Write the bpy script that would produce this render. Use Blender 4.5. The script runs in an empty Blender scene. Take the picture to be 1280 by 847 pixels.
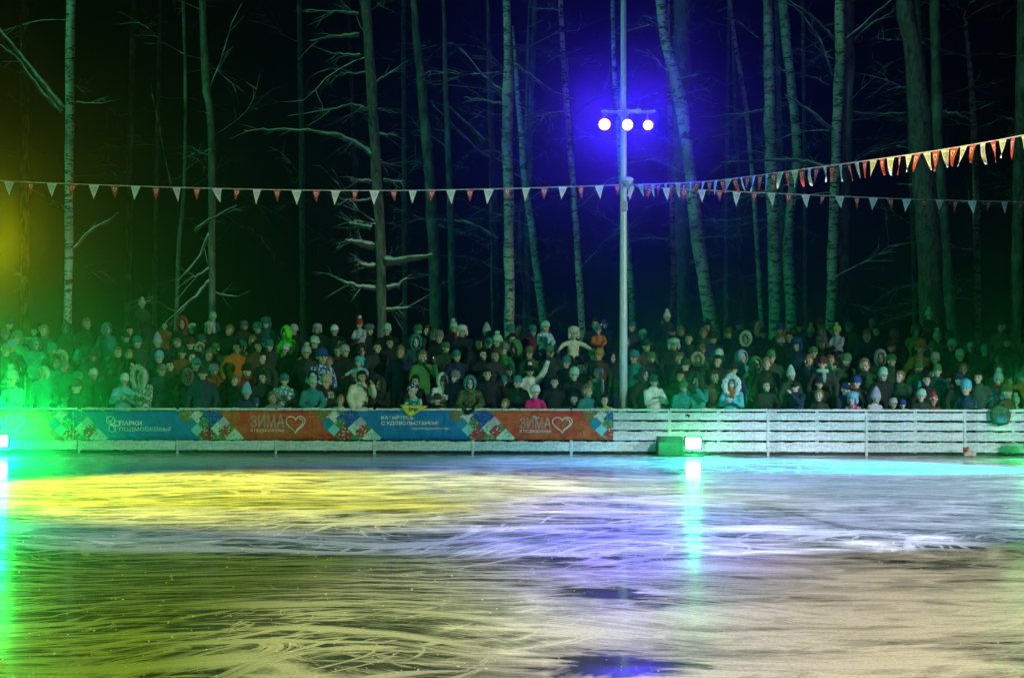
import bpy, bmesh, math, random
from mathutils import Vector, Matrix, noise
random.seed(7)
R = math.radians
S = bpy.context.scene
COL = S.collection
F = 2160.0; CX = 640.0; CY = 423.5; CH = 2.4      # focal length in photo pixels, optical centre, camera height

# ------------------------------------------------------------------ camera
cd = bpy.data.cameras.new('camera'); cam = bpy.data.objects.new('camera', cd); COL.objects.link(cam)
cam.location = (0, 0, CH); cam.rotation_euler = (R(90), 0, 0)
cd.sensor_width = 36; cd.lens = F/1280*36; cd.clip_end = 900; cd.clip_start = .1
S.camera = cam
# ------------------------------------------------------------------ night sky
w = bpy.data.worlds.new('World'); S.world = w; w.use_nodes = True
nt = w.node_tree; bg = nt.nodes['Background']
sky = nt.nodes.new('ShaderNodeTexSky'); sky.sky_type = 'NISHITA'; sky.sun_disc = False
sky.sun_elevation = R(-4); sky.sun_rotation = R(200)
nt.links.new(sky.outputs[0], bg.inputs[0]); bg.inputs[1].default_value = .003
# ------------------------------------------------------------------ picture settings
S.view_settings.view_transform = 'Standard'; S.view_settings.look = 'None'
S.view_settings.exposure = 0; S.view_settings.gamma = 1
S.cycles.use_denoising = True
S.cycles.max_bounces = 6; S.cycles.diffuse_bounces = 2; S.cycles.glossy_bounces = 2
S.cycles.volume_bounces = 0; S.cycles.transparent_max_bounces = 4
S.cycles.sample_clamp_indirect = 4; S.cycles.sample_clamp_direct = 0
S.cycles.use_adaptive_sampling = False
S.cycles.caustics_reflective = False; S.cycles.caustics_refractive = False

# ------------------------------------------------------------------ show lights (stage lamps of the rink)
def spot(name, loc, target, power, color, half, blend=.3, radius=.12):
    l = bpy.data.lights.new(name, 'SPOT'); o = bpy.data.objects.new(name, l); COL.objects.link(o)
    l.energy = power; l.color = color; l.spot_size = R(2*half); l.spot_blend = blend; l.shadow_soft_size = radius
    o.location = loc; o.rotation_euler = (Vector(target)-Vector(loc)).to_track_quat('-Z', 'Y').to_euler()
    return o
TEAL = (.04, 1, .36); LAV = (.68, .75, 1); BEIGE = (1, .84, .46); YEL = (.86, .82, .01)
GREEN = (.0, 1, .1); BLUE = (.001, .001, 1); CYAN = (0, .5, 1)
spot('rink_flood_teal', (-34, 14, 13), (2, 47, 6), 13500, TEAL, 27, .5, .25)          # green wash over crowd and wood
spot('rink_flood_crowd', (30, 6, 12), (-1.8, 37.5, -2.6), 33000, (.68, 1, .72), 14.5, .8, .25)   # pale wash over the crowd
spot('show_beam_lavender', (12, 18, 15), (6.4, 26.8, 0), 16500, LAV, 20.5, .15, .12)
spot('show_beam_boards', (17, 22, 3.4), (7.6, 35.6, -.5), 5200, LAV, 10.5, .25, .08)
spot('show_beam_side', (17, 18.6, 4.6), (-.5, 21.4, 0), 48000, LAV, 7.6, .35, .1)
spot('show_beam_beige', (6, 6, 16), (3.9, 13.2, 0), 17000, BEIGE, 20, .3, .12)
spot('show_beam_yellow', (-13, 29, 11), (-4.2, 27, 0), 36000, YEL, 21, .6, .12)
spot('show_beam_olive', (-7, 8, 13), (-3.6, 15.5, 0), 13000, (.55, .75, .02), 21, .9, .12)
spot('show_beam_blue', (13.5, 30, 3.6), (6.5, 32.4, 0), 45000, CYAN, 15, .9, .1)
spot('show_spill_yellow', (-13, 29, 11), (6.4, 23.5, 5), 30000, (1, .82, .25), 10, .8, .12)  # extra spot added to tint the upper bunting yellow
spot('show_glow_yellow', ((-40-640)/2160*35, 35, 4.3), (0, 0, 2.4), 1150, (.8, .78, 0), 12, 1, .12)

# ------------------------------------------------------------------ helpers
def px(x, y, Y):
    return Vector(((x-CX)/F*Y, Y, CH-(y-CY)/F*Y))
def tag(o, label=None, cat=None, group=None, kind=None):
    if label: o['label'] = label
    if cat: o['category'] = cat
    if group: o['group'] = group
    if kind: o['kind'] = kind
    return o
def empty(name, loc, rz=0):
    o = bpy.data.objects.new(name, None); COL.objects.link(o); o.location = loc; o.rotation_euler = (0, 0, rz)
    o.empty_display_size = .1
    return o
def obj(name, me, parent=None, mats=None, loc=None, color=None):
    o = bpy.data.objects.new(name, me); COL.objects.link(o)
    if parent: o.parent = parent
    if mats:
        for m in (mats if isinstance(mats, (list, tuple)) else [mats]): me.materials.append(m)
    if loc is not None: o.location = loc
    if color: o.color = (*color, 1)
    return o
def mesh(name, vs, fs, mi=None, smooth=False):
    me = bpy.data.meshes.new(name); me.from_pydata([tuple(v) for v in vs], [], fs)
    if mi: me.polygons.foreach_set('material_index', mi)
    if smooth: me.polygons.foreach_set('use_smooth', [True]*len(me.polygons))
    me.update(); return me
class MB:
    def __init__(s): s.v = []; s.f = []; s.m = []
    def add(s, vs, fs, mi=0):
        b = len(s.v); s.v += [Vector(v) for v in vs]; s.f += [tuple(i+b for i in f) for f in fs]; s.m += [mi]*len(fs)
    def box(s, c, d, mi=0, M=None, bev=0):
        x, y, z = d[0]/2, d[1]/2, d[2]/2
        if bev:
            b = min(bev, x*.9, y*.9, z*.9); bm = bmesh.new()
            bmesh.ops.create_cube(bm, size=1, matrix=Matrix.Diagonal((d[0], d[1], d[2], 1)))
            bmesh.ops.bevel(bm, geom=bm.edges[:], offset=b, segments=2, affect='EDGES', profile=.5)
            vs = [v.co.copy() for v in bm.verts]; fs = [[v.index for v in f.verts] for f in bm.faces]; bm.free()
        else:
            vs = [Vector((i*x, j*y, k*z)) for i in (-1, 1) for j in (-1, 1) for k in (-1, 1)]
            fs = [(0, 1, 3, 2), (4, 6, 7, 5), (0, 4, 5, 1), (2, 3, 7, 6), (0, 2, 6, 4), (1, 5, 7, 3)]
        if M: vs = [M @ v for v in vs]
        s.add([v+Vector(c) for v in vs], fs, mi)
    def tube(s, pts, rad, n=8, mi=0, cap=True, jit=0):
        pts = [Vector(p) for p in pts]; rings = []; up = None
        if not isinstance(rad, (list, tuple)): rad = [rad]*len(pts)
        for i, p in enumerate(pts):
            t = (pts[min(i+1, len(pts)-1)]-pts[max(i-1, 0)]).normalized()
            if up is None: up = t.orthogonal().normalized()
            a = (up-t*up.dot(t)).normalized(); up = a; b = t.cross(a)
            rings.append([p+(a*math.cos(2*math.pi*k/n)+b*math.sin(2*math.pi*k/n))*rad[i]*(1+random.uniform(-jit, jit)) for k in range(n)])
        vs = [v for r in rings for v in r]; fs = []
        for i in range(len(pts)-1):
            for k in range(n):
                fs.append((i*n+k, i*n+(k+1) % n, (i+1)*n+(k+1) % n, (i+1)*n+k))
        if cap: fs += [tuple(range(n))[::-1], tuple(range((len(pts)-1)*n, len(pts)*n))]
        s.add(vs, fs, mi)
    def ball(s, c, r, mi=0, sub=2, M=None, jit=0):
        bm = bmesh.new(); bmesh.ops.create_icosphere(bm, subdivisions=sub, radius=1)
        d = Vector(r) if isinstance(r, (list, tuple)) else Vector((r, r, r))
        vs = []
        for v in bm.verts:
            q = Vector((v.co.x*d.x, v.co.y*d.y, v.co.z*d.z))*(1+random.uniform(-jit, jit))
            if M: q = M @ q
            vs.append(q+Vector(c))
        fs = [[v.index for v in f.verts] for f in bm.faces]; bm.free(); s.add(vs, fs, mi)
    def cap(s, a, b, ra, rb, mi=0, sub=2):
        a, b = Vector(a), Vector(b); s.ball(a, ra, mi, sub); s.ball(b, rb, mi, sub); s.tube([a, b], [ra, rb], 12, mi)
    def lathe(s, prof, n=24, mi=0, c=(0, 0, 0), close=True):
        vs = [Vector((r*math.cos(2*math.pi*k/n), r*math.sin(2*math.pi*k/n), z))+Vector(c) for r, z in prof for k in range(n)]
        fs = []
        for i in range(len(prof)-1):
            for k in range(n): fs.append((i*n+k, i*n+(k+1) % n, (i+1)*n+(k+1) % n, (i+1)*n+k))
        if close: fs += [tuple(range(n))[::-1], tuple(range((len(prof)-1)*n, len(prof)*n))]
        s.add(vs, fs, mi)
    def me(s, name, smooth=False): return mesh(name, s.v, s.f, s.m, smooth)
def baked(o):
    dg = bpy.context.evaluated_depsgraph_get(); dg.update()
    me = bpy.data.meshes.new_from_object(o.evaluated_get(dg)); return me
def remesh(mb, name, vox, ratio=1, smooth=4):
    me = mb.me(name); o = obj(name, me)
    m = o.modifiers.new('a', 'REMESH'); m.mode = 'VOXEL'; m.voxel_size = vox
    if smooth: m = o.modifiers.new('b', 'SMOOTH'); m.iterations = smooth; m.factor = .5
    if ratio < 1: m = o.modifiers.new('c', 'DECIMATE'); m.ratio = ratio
    r = baked(o); r.name = name; bpy.data.objects.remove(o); bpy.data.meshes.remove(me)
    r.materials.clear()
    r.polygons.foreach_set('use_smooth', [True]*len(r.polygons)); r.polygons.foreach_set('material_index', [0]*len(r.polygons))
    return r

# ------------------------------------------------------------------ materials
class NT:
    def __init__(s, name):
        s.m = bpy.data.materials.new(name); s.m.use_nodes = True; s.t = s.m.node_tree
        s.p = s.t.nodes['Principled BSDF']; s.out = s.t.nodes['Material Output']
    def n(s, typ, **k):
        q = s.t.nodes.new('ShaderNode'+typ)
        for a, b in k.items(): setattr(q, a, b)
        return q
    def l(s, a, b): s.t.links.new(a, b)
    def coord(s, sc=(1, 1, 1), rot=(0, 0, 0), kind='Object'):
        c = s.n('TexCoord'); m = s.n('Mapping'); m.inputs['Scale'].default_value = sc; m.inputs['Rotation'].default_value = rot
        s.l(c.outputs[kind], m.inputs[0]); return m.outputs[0]
    def noise(s, v, scale, detail=3, dist=0, rough=.5):
        q = s.n('TexNoise'); s.l(v, q.inputs['Vector']); q.inputs['Scale'].default_value = scale
        q.inputs['Detail'].default_value = detail; q.inputs['Distortion'].default_value = dist; q.inputs['Roughness'].default_value = rough
        return q.outputs['Fac']
    def ramp(s, f, stops):
        q = s.n('ValToRGB'); s.l(f, q.inputs[0]); e = q.color_ramp.elements
        while len(e) < len(stops): e.new(.5)
        for x, (p, c) in zip(e, stops):
            x.position = p; x.color = (*c, 1) if isinstance(c, tuple) else (c, c, c, 1)
        return q.outputs[0]
    def math(s, op, a, b=None, clamp=False):
        q = s.n('Math', operation=op, use_clamp=clamp)
        for i, v in enumerate((a, b)):
            if v is None: continue
            if isinstance(v, (int, float)): q.inputs[i].default_value = v
            else: s.l(v, q.inputs[i])
        return q.outputs[0]
    def mix(s, f, a, b, blend='MIX'):
        q = s.n('Mix', data_type='RGBA', blend_type=blend)
        for i, v in ((0, f), (6, a), (7, b)):
            if isinstance(v, (int, float)): q.inputs[i].default_value = v
            elif isinstance(v, tuple): q.inputs[i].default_value = (*v, 1)
            else: s.l(v, q.inputs[i])
        return q.outputs[2]
    def bump(s, h, strength=.3, dist=.02):
        q = s.n('Bump'); q.inputs['Strength'].default_value = strength; q.inputs['Distance'].default_value = dist
        s.l(h, q.inputs['Height']); s.l(q.outputs[0], s.p.inputs['Normal'])
    def set(s, color=None, rough=None, metal=None, spec=None):
        for k, v in (('Base Color', color), ('Roughness', rough), ('Metallic', metal), ('Specular IOR Level', spec)):
            if v is None: continue
            if isinstance(v, tuple): s.p.inputs[k].default_value = (*v, 1)
            elif isinstance(v, (int, float)): s.p.inputs[k].default_value = v
            else: s.l(v, s.p.inputs[k])
        return s.m
def plain(name, c, rough=.7, metal=0, var=.25, scale=14):
    n = NT(name); f = n.noise(n.coord(), scale, 4)
    a = tuple(v*(1-var) for v in c); b = tuple(min(1, v*(1+var)) for v in c)
    return n.set(n.ramp(f, [(.3, a), (.7, b)]), rough, metal)
def m_cloth(name, pattern=None):
    n = NT(name); oi = n.n('ObjectInfo'); v = n.coord()
    f = n.noise(v, 9, 4); c = n.mix(1, oi.outputs['Color'], n.ramp(f, [(.3, .7), (.7, 1.15)]), 'MULTIPLY')
    if pattern == 'fleck':
        q = n.noise(v, 19, 2); c = n.mix(n.ramp(q, [(.52, 0.), (.56, 1.)]), c, (.62, .66, .7))
    if pattern == 'check':
        q = n.noise(v, 13, 1, 1.5); c = n.mix(n.ramp(q, [(.5, 0.), (.54, 1.)]), c, (.03, .05, .04))
    if pattern == 'quilt':
        wv = n.n('TexWave', bands_direction='Z'); n.l(v, wv.inputs[0]); wv.inputs['Scale'].default_value = 5; wv.inputs['Distortion'].default_value = 1
        n.bump(wv.outputs['Fac'], .35, .02)
    elif pattern == 'knit':
        wv = n.n('TexWave', bands_direction='X'); n.l(v, wv.inputs[0]); wv.inputs['Scale'].default_value = 28; wv.inputs['Distortion'].default_value = 2
        n.bump(wv.outputs['Fac'], .6, .01)
    else: n.bump(f, .4, .02)
    return n.set(c, .82, 0, .25)
M = {}
M['cloth'] = m_cloth('woven_cloth'); M['quilt'] = m_cloth('quilted_nylon', 'quilt'); M['knit'] = m_cloth('knitted_wool', 'knit')
M['fleck'] = m_cloth('flecked_print', 'fleck'); M['check'] = m_cloth('mottled_print', 'check')
n = NT('skin'); oi = n.n('ObjectInfo'); M['skin'] = n.set(oi.outputs['Color'], .5, 0, .4)
M['eye'] = plain('eye', (.02, .018, .015), .3); M['lip'] = plain('lip', (.28, .09, .08), .5); M['brow'] = plain('eyebrow', (.06, .04, .03), .8)
M['fur'] = m_cloth('fur')
# white painted boards with hoar frost
n = NT('frosted_white_paint'); v = n.coord()
f = n.noise(v, 26, 6, 0, .7); g = n.noise(n.coord((.6, 1, 3)), 3, 4)
c = n.mix(n.ramp(g, [(.35, .1), (.7, 1.)]), (.3, .33, .36), (.7, .73, .77))
c = n.mix(n.ramp(f, [(.42, .0), (.6, .7)]), c, (.9, .91, .93)); n.bump(f, .9, .012); M['board'] = n.set(c, .75)
n = NT('snow'); f = n.noise(n.coord(), 18, 6, 0, .65); n.bump(f, .8, .03); M['snow'] = n.set(n.ramp(f, [(.3, (.7, .73, .76)), (.7, (.88, .9, .92))]), .8)
n = NT('trodden_snow'); v = n.coord(); f = n.noise(v, 1.4, 6, .5, .6); g = n.noise(v, 9, 5); n.bump(g, .8, .08)
M['ground'] = n.set(n.ramp(f, [(.35, (.3, .29, .27)), (.6, (.6, .62, .64))]), .9)
M['post'] = plain('galvanised_steel', (.5, .52, .53), .38, .6, .15, 30)
n = NT('pole_paint'); v = n.coord((1, 1, .15)); f = n.noise(v, 40, 4); M['pole'] = n.set(n.ramp(f, [(.3, (.5, .52, .52)), (.7, (.72, .74, .74))]), .45, .2)
M['black'] = plain('black_plastic', (.02, .021, .022), .45); M['darkmetal'] = plain('dark_powder_coat', (.03, .032, .034), .5, .3)
def emit(name, c, k):
    n = NT(name); n.set((.1, .1, .1), .2); n.p.inputs['Emission Color'].default_value = (*c, 1); n.p.inputs['Emission Strength'].default_value = k
    return n.m
M['lens_green'] = emit('lit_green_lens', (.22, 1, .45), 50); M['lens_blue'] = emit('lit_blue_lens', (.012, .006, 1), 480)
M['screen'] = emit('phone_light', (.9, .95, 1), 3)
# bark
n = NT('birch_bark'); v = n.coord((1, 1, 3.2)); f = n.noise(v, 3.4, 6, 1.2, .66); g = n.noise(n.coord((1, 1, .5)), 1.1, 3)
c = n.mix(n.ramp(f, [(.51, 0.), (.57, 1.)]), (.66, .66, .62), (.04, .035, .03)); c = n.mix(n.ramp(g, [(.5, 0.), (.66, .85)]), c, (.16, .15, .12))
n.bump(f, .4, .02); M['birch'] = n.set(c, .75)
n = NT('pine_bark'); v = n.coord((1, 1, .3)); f = n.noise(v, 9, 6, .8, .65); g = n.noise(n.coord(), 1.3, 3)
c = n.ramp(f, [(.35, (.06, .052, .042)), (.6, (.25, .22, .18))]); c = n.mix(n.ramp(g, [(.62, 0.), (.7, .7)]), c, (.42, .43, .42)); n.bump(f, 1, .05); M['pine'] = n.set(c, .9)
n = NT('grey_bark'); v = n.coord((1, 1, .35)); f = n.noise(v, 6, 5, .6); g = n.noise(n.coord((1, 1, .6)), 1.7, 3)
c = n.ramp(f, [(.3, (.06, .055, .045)), (.65, (.24, .23, .19))]); c = n.mix(n.ramp(g, [(.55, 0.), (.66, .6)]), c, (.45, .46, .44)); n.bump(f, .7, .04); M['alder'] = n.set(c, .85)
# twig wood whose upper side carries snow
n = NT('snowy_wood'); gm = n.n('NewGeometry'); sx = n.n('SeparateXYZ'); n.l(gm.outputs['Normal'], sx.inputs[0])
f = n.noise(n.coord(), 2.5, 4); z = n.math('ADD', sx.outputs[2], n.math('MULTIPLY', n.math('SUBTRACT', f, .5), 1.8))
M['twig'] = n.set(n.mix(n.ramp(z, [(.12, 0.), (.3, 1.)]), (.09, .075, .06), (.8, .82, .85)), .85)
# ice: polished clear ice under drifts and scratches of white shavings
n = NT('skated_ice'); v = n.coord()
big = n.noise(n.coord((.7, 1, 1), (0, 0, .25)), .42, 7, 1.3, .62)
mid = n.noise(n.coord((.55, 1, 1), (0, 0, -.2)), 1.5, 6, 1.0, .6)
fine = n.noise(v, 34, 4, 0, .7)
def contour(rot, sc, scale, w, dist, lvl=.5):
    q = n.noise(n.coord((sc, 1, 1), (0, 0, rot)), scale, 1.5, dist, .45)
    d = n.math('ABSOLUTE', n.math('SUBTRACT', q, lvl)); return n.ramp(d, [(0, 1.), (w, 0.)])
lines = None
for args in ((.1, .5, .3, .0036, .9), (-.5, .6, .42, .003, .6), (.5, .6, .36, .0034, 1.1), (.25, .4, .5, .004, .7, .45), (-.2, .4, .5, .0036, .9, .55)):
    q = contour(*args); lines = q if lines is None else n.math('MAXIMUM', lines, q)
# skate strokes: long thin streaks that follow a slowly curving field
wn = n.n('TexNoise'); n.l(v, wn.inputs['Vector']); wn.inputs['Scale'].default_value = .16; wn.inputs['Detail'].default_value = 1
def warp(k):
    q = n.n('VectorMath', operation='MULTIPLY_ADD'); n.l(wn.outputs['Color'], q.inputs[0]); q.inputs[1].default_value = (k, k, 0); n.l(v, q.inputs[2]); return q.outputs[0]
def streak(k, rot, sx_, scale, lo, hi, det=5):
    m = n.n('Mapping'); n.l(warp(k), m.inputs[0]); m0 = n.n('Mapping'); n.l(m.outputs[0], m0.inputs[0]); m.inputs['Rotation'].default_value = (0, 0, rot); m0.inputs['Scale'].default_value = (sx_, 1, 1)
    return n.ramp(n.noise(m0.outputs[0], scale, det, .15, .62), [(lo, 0.), (hi, 1.)])
st = streak(5, .08, .12, 3.2, .5, .58, 8)
for args in ((7, -.4, .11, 5, .54, .6, 7), (9, .6, .1, 6, .56, .62, 7), (3, -.06, .09, 9, .54, .62, 6), (4, .25, .07, 15, .55, .64, 5), (5, -.9, .12, 8, .57, .63, 6)):
    st = n.math('MAXIMUM', st, streak(*args))
wp_ = n.n('SeparateXYZ'); n.l(v, wp_.inputs[0]); mr = n.n('MapRange', interpolation_type='SMOOTHSTEP'); n.l(wp_.outputs[0], mr.inputs[0])
for i_, v_ in enumerate((-4, 1.2, -.3, .05)): mr.inputs[i_+1].default_value = v_
my = n.n('MapRange', interpolation_type='SMOOTHSTEP'); n.l(wp_.outputs[1], my.inputs[0])
for i_, v_ in enumerate((17, 21, 1, 0)): my.inputs[i_+1].default_value = v_
cov = n.math('MULTIPLY', mr.outputs[0], my.outputs[0])
patch = n.ramp(n.math('ADD', cov, n.math('ADD', n.math('MULTIPLY', big, .55), n.math('MULTIPLY', mid, .45))), [(.43, 0.), (.57, 1.)])
patch = n.math('MULTIPLY', patch, n.math('ADD', n.math('MULTIPLY', st, .5), n.math('ADD', .5, n.math('MULTIPLY', cov, 4.5)), True))
body = n.math('MAXIMUM', n.math('MULTIPLY', patch, .95), n.math('MULTIPLY', st, n.math('ADD', .56, n.math('MULTIPLY', cov, .8))))
rub = None                                              # patches rubbed clear by the skaters
for (cx_, cy_, rx_, ry_) in ((.85, 12.6, .75, .6), (.85, 16.3, .6, .4), (.5, 18.9, .7, .4)):
    q = n.n('VectorMath', operation='SUBTRACT'); n.l(v, q.inputs[0]); q.inputs[1].default_value = (cx_, cy_, 0)
    q2 = n.n('VectorMath', operation='DIVIDE'); n.l(q.outputs[0], q2.inputs[0]); q2.inputs[1].default_value = (rx_, ry_, 1)
    q3 = n.n('VectorMath', operation='LENGTH'); n.l(q2.outputs[0], q3.inputs[0])
    d_ = n.math('ADD', q3.outputs['Value'], n.math('ADD', n.math('MULTIPLY', n.math('SUBTRACT', mid, .5), 3.4), n.math('MULTIPLY', st, .15))); d_ = n.ramp(d_, [(.6, 1.), (1.25, 0.)]) ; rub = d_ if rub is None else n.math('MAXIMUM', rub, d_)
body = n.math('MULTIPLY', body, n.math('SUBTRACT', 1., n.math('MULTIPLY', rub, .95)))
frost = n.math('ADD', n.math('MULTIPLY', body, n.ramp(fine, [(.28, .55), (.6, 1.)])), n.math('MULTIPLY', lines, .07), True)
speck = n.ramp(n.noise(v, 60, 1, 0, .5), [(.73, 0.), (.77, .8)])
frost = n.math('MAXIMUM', n.math('MAXIMUM', frost, speck), n.ramp(fine, [(.5, .0), (.8, .14)]))
p2 = n.n('BsdfPrincipled'); p2.inputs['Base Color'].default_value = (.03, .045, .05, 1); p2.inputs['IOR'].default_value = 1.31
n.l(n.ramp(mid, [(.3, .06), (.7, .15)]), p2.inputs['Roughness'])
n.bump(n.math('ADD', n.math('MULTIPLY', frost, .6), n.math('MULTIPLY', fine, .5)), .5, .012)
n.set((.78, .8, .83), .5, 0, .35)
mx = n.n('MixShader'); n.l(frost, mx.inputs[0]); n.l(p2.outputs[0], mx.inputs[1]); n.l(n.p.outputs[0], mx.inputs[2]); n.l(mx.outputs[0], n.out.inputs[0])
M['ice'] = n.m

# ------------------------------------------------------------------ ground, ice, bank of snow
def fence_y(x): return 36-.05*x
def ground_z(x, y):
    d = y-fence_y(x)
    return .183*max(0, min(7, d-.5))
xs = [-400, -120, -60, -40, -30]+[-24+.8*i for i in range(61)]+[30, 40, 60, 120, 400]
ys = [-60, -20, 0, 20, 30, 34, 35, 36, 36.5, 37]+[37.4+.4*i for i in range(24)]+[48, 52, 58, 66, 80, 110, 200, 500]
vs = []
for y in ys:
    for x in xs:
        z = ground_z(x, y) if y > fence_y(x)+.5 else 0
        if z > .02: z += .05*noise.noise((x*.7, y*.7, 0))
        vs.append((x, y, z-.03))
W = len(xs); fs = [(j*W+i, j*W+i+1, (j+1)*W+i+1, (j+1)*W+i) for j in range(len(ys)-1) for i in range(W-1)]
tag(obj('snowy_ground', mesh('snowy_ground', vs, fs, None, True), None, M['ground']), kind='structure')
fy = [(-26, fence_y(-26)-.05), (26, fence_y(26)-.05)]
tag(obj('ice_rink', mesh('ice_rink', [(-26, -14, 0), (26, -14, 0), (26, fy[1][1], 0), (-26, fy[0][1], 0)], [(0, 1, 2, 3)]), None, M['ice']), kind='structure')
mb = MB()
for i in range(900):                                   # crumbs of shaved ice lying on the sheet
    Y = 10.5+13*random.random()**1.6; X = random.uniform(-.32, .32)*Y
    r = random.choice((.003, .004, .004, .005, .006, .009)); mb.ball((X, Y, r*.4), (r*1.2, r, r*.6), 0, 1, None, .3)
tag(obj('ice_shavings', mb.me('ice_shavings'), None, M['snow']), kind='stuff')

# ------------------------------------------------------------------ rink boards
fence = empty('rink_fence', (0, 36, 0), math.atan(-.05))
tag(fence, 'long low rink fence of white frosted horizontal boards along the ice', 'fence')
K = math.sqrt(1.0025)
def fu(x): t = (x-CX)/F; return t*36/(1+.05*t)*K
def fz(y, x=CX): return CH-(y-CY)/F*fence_y(fu(x))
def fp(x, y, off=0): return Vector((fu(x), off, fz(y, x)))
JOINTS = [837+123*k for k in range(-8, 5)]
def plank_mesh(L, h, seed):
    rnd = random.Random(seed); vs = []; nseg = 26
    for i in range(nseg+1):
        u = -L/2+L*i/nseg; e = [rnd.uniform(-.004, .004) for _ in range(2)]
        for (y, z) in ((-.016, -h/2+e[0]), (-.018, -h/2+.012), (-.018, h/2-.012), (-.014, h/2+.003+e[1]), (.014, h/2+.002+e[1]), (.016, -h/2+e[0])):
            vs.append((u, y, z))
    fs = []
    for i in range(nseg):
        for k in range(6): fs.append((i*6+k, i*6+(k+1) % 6, (i+1)*6+(k+1) % 6, (i+1)*6+k))
    fs += [(5, 4, 3, 2, 1, 0), tuple(nseg*6+k for k in range(6))]
    me = mesh('plank', vs, fs); me.materials.append(M['board']); return me
ROWS = [(.797, .147), (.594, .152), (.386, .165), (.162, .18)]
SP = fu(960)-fu(837)
planks = [[plank_mesh(SP-.014, h, 10*r+k) for k in range(3)] for r, (z, h) in enumerate(ROWS)]
def snowcap(L, w, seed, hmax=.03):
    rnd = random.Random(seed); vs = []; nseg = 40; h = .012
    for i in range(nseg+1):
        u = -L/2+L*i/nseg; h = max(.004, min(hmax, h+rnd.uniform(-.009, .009))); ww = w*(.8+.4*rnd.random())
        if rnd.random() < .06: h = .002
        for (y, z) in ((-ww, 0), (-ww*.85, h*.7), (-ww*.2, h), (ww*.5, h*.8), (ww, 0)): vs.append((u, y, z))
    fs = [(i*5+k, (i+1)*5+k, (i+1)*5+k+1, i*5+k+1) for i in range(nseg) for k in range(4)]
    me = mesh('snow_cap', vs, fs, None, True); me.materials.append(M['snow']); return me
caps = [snowcap(SP-.02, .034, 70+k) for k in range(4)]
ledges = [snowcap(SP-.02, .016, 90+k, .018) for k in range(4)]
rb = MB(); rb.box((0, 0, 0), (SP-.012, .07, .04), 0, None, .006); rail_me = rb.me('top_rail'); rail_me.materials.append(M['board'])
pb = MB(); pb.box((0, .05, .46), (.07, .06, .92), 0, None, .005); post_me = pb.me('fence_post'); post_me.materials.append(M['board'])
sb = MB(); sb.box((0, -.024, .42), (.05, .012, .84), 0, None, .003); strap_me = sb.me('batten'); strap_me.materials.append(M['board'])
for i in range(len(JOINTS)-1):
    a, b = fu(JOINTS[i]), fu(JOINTS[i+1]); c = (a+b)/2
    for r, (z, h) in enumerate(ROWS):
        obj('plank', planks[r][(i+r) % 3], fence, None, (c, 0, z))
        if r: obj('snow_ledge', ledges[(i+r) % 4], fence, None, (c, .0, z+h/2+.004))
    obj('top_rail', rail_me, fence, None, (c, .03, .925)); obj('snow_cap', caps[i % 4], fence, None, (c, .03, .946))
    for u in (a, c): obj('fence_post', post_me, fence, None, (u, 0, 0))
    obj('batten', strap_me, fence, None, (a, 0, 0))
bk = MB(); bk.box((0, .03, .025), (2*fu(1280)+8, .05, .05)); obj('kick_rail', bk.me('kick_rail'), fence, M['darkmetal'])

# ------------------------------------------------------------------ banners
def clip(poly, x0, x1, y0, y1):
    for ax, lim, sg in ((0, x0, 1), (0, x1, -1), (1, y0, 1), (1, y1, -1)):
        out = []
        for i in range(len(poly)):
            p, q = poly[i], poly[(i+1) % len(poly)]; a, b = (p[ax]-lim)*sg, (q[ax]-lim)*sg
            if a >= 0: out.append(p)
            if (a >= 0) != (b >= 0):
                t = a/(a-b); out.append((p[0]+(q[0]-p[0])*t, p[1]+(q[1]-p[1])*t))
        poly = out
        if not poly: return []
    return poly
def printmat(name, c, fleck=None, wave=None):
    n = NT(name); v = n.coord(); f = n.noise(v, 7, 4); col = n.mix(1, c, n.ramp(f, [(.3, .8), (.7, 1.12)]), 'MULTIPLY')
    if fleck:
        vo = n.n('TexVoronoi'); n.l(v, vo.inputs['Vector']); vo.inputs['Scale'].default_value = 17
        col = n.mix(n.ramp(vo.outputs['Distance'], [(.28, 1.), (.36, 0.)]), col, fleck)
    if wave:
        q = n.noise(n.coord((1, 1, 2.4), (0, .5, 0)), 1.5, 5, 1.8, .55)
        col = n.mix(n.ramp(q, [(.44, 0.), (.5, .9), (.56, .1), (.66, .8)]), col, wave)
    n.bump(n.noise(n.coord((1, 1, .5), (0, .5, 0)), 3.5, 3, .6), .9, .07)
    return n.set(col, .5, 0, .3)
P = {'blue': printmat('banner_blue', (.01, .19, .5)), 'red': printmat('banner_red', (.62, .05, .03), None, (.55, .18, .05)),
     'dblue': printmat('diamond_dark_blue', (.015, .07, .36), (.05, .25, .5)), 'teal': printmat('diamond_teal', (.02, .25, .42)),
     'cyan': printmat('diamond_cyan', (.25, .62, .72)), 'white': printmat('diamond_white', (.7, .66, .66), (.45, .3, .32)),
     'mint': printmat('diamond_mint', (.5, .72, .62), (.1, .4, .4)), 'lav': printmat('diamond_lavender', (.5, .45, .6)),
     'reddot': printmat('diamond_red_dots', (.4, .05, .05), (.7, .55, .45)), 'green': printmat('diamond_green', (.06, .22, .08), (.4, .5, .2)),
     'pink': printmat('diamond_pink', (.62, .08, .2), (.85, .6, .6)), 'olive': printmat('diamond_olive', (.22, .15, .06), (.3, .3, .1)),
     'print': printmat('white_print', (.82, .84, .84))}
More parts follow.
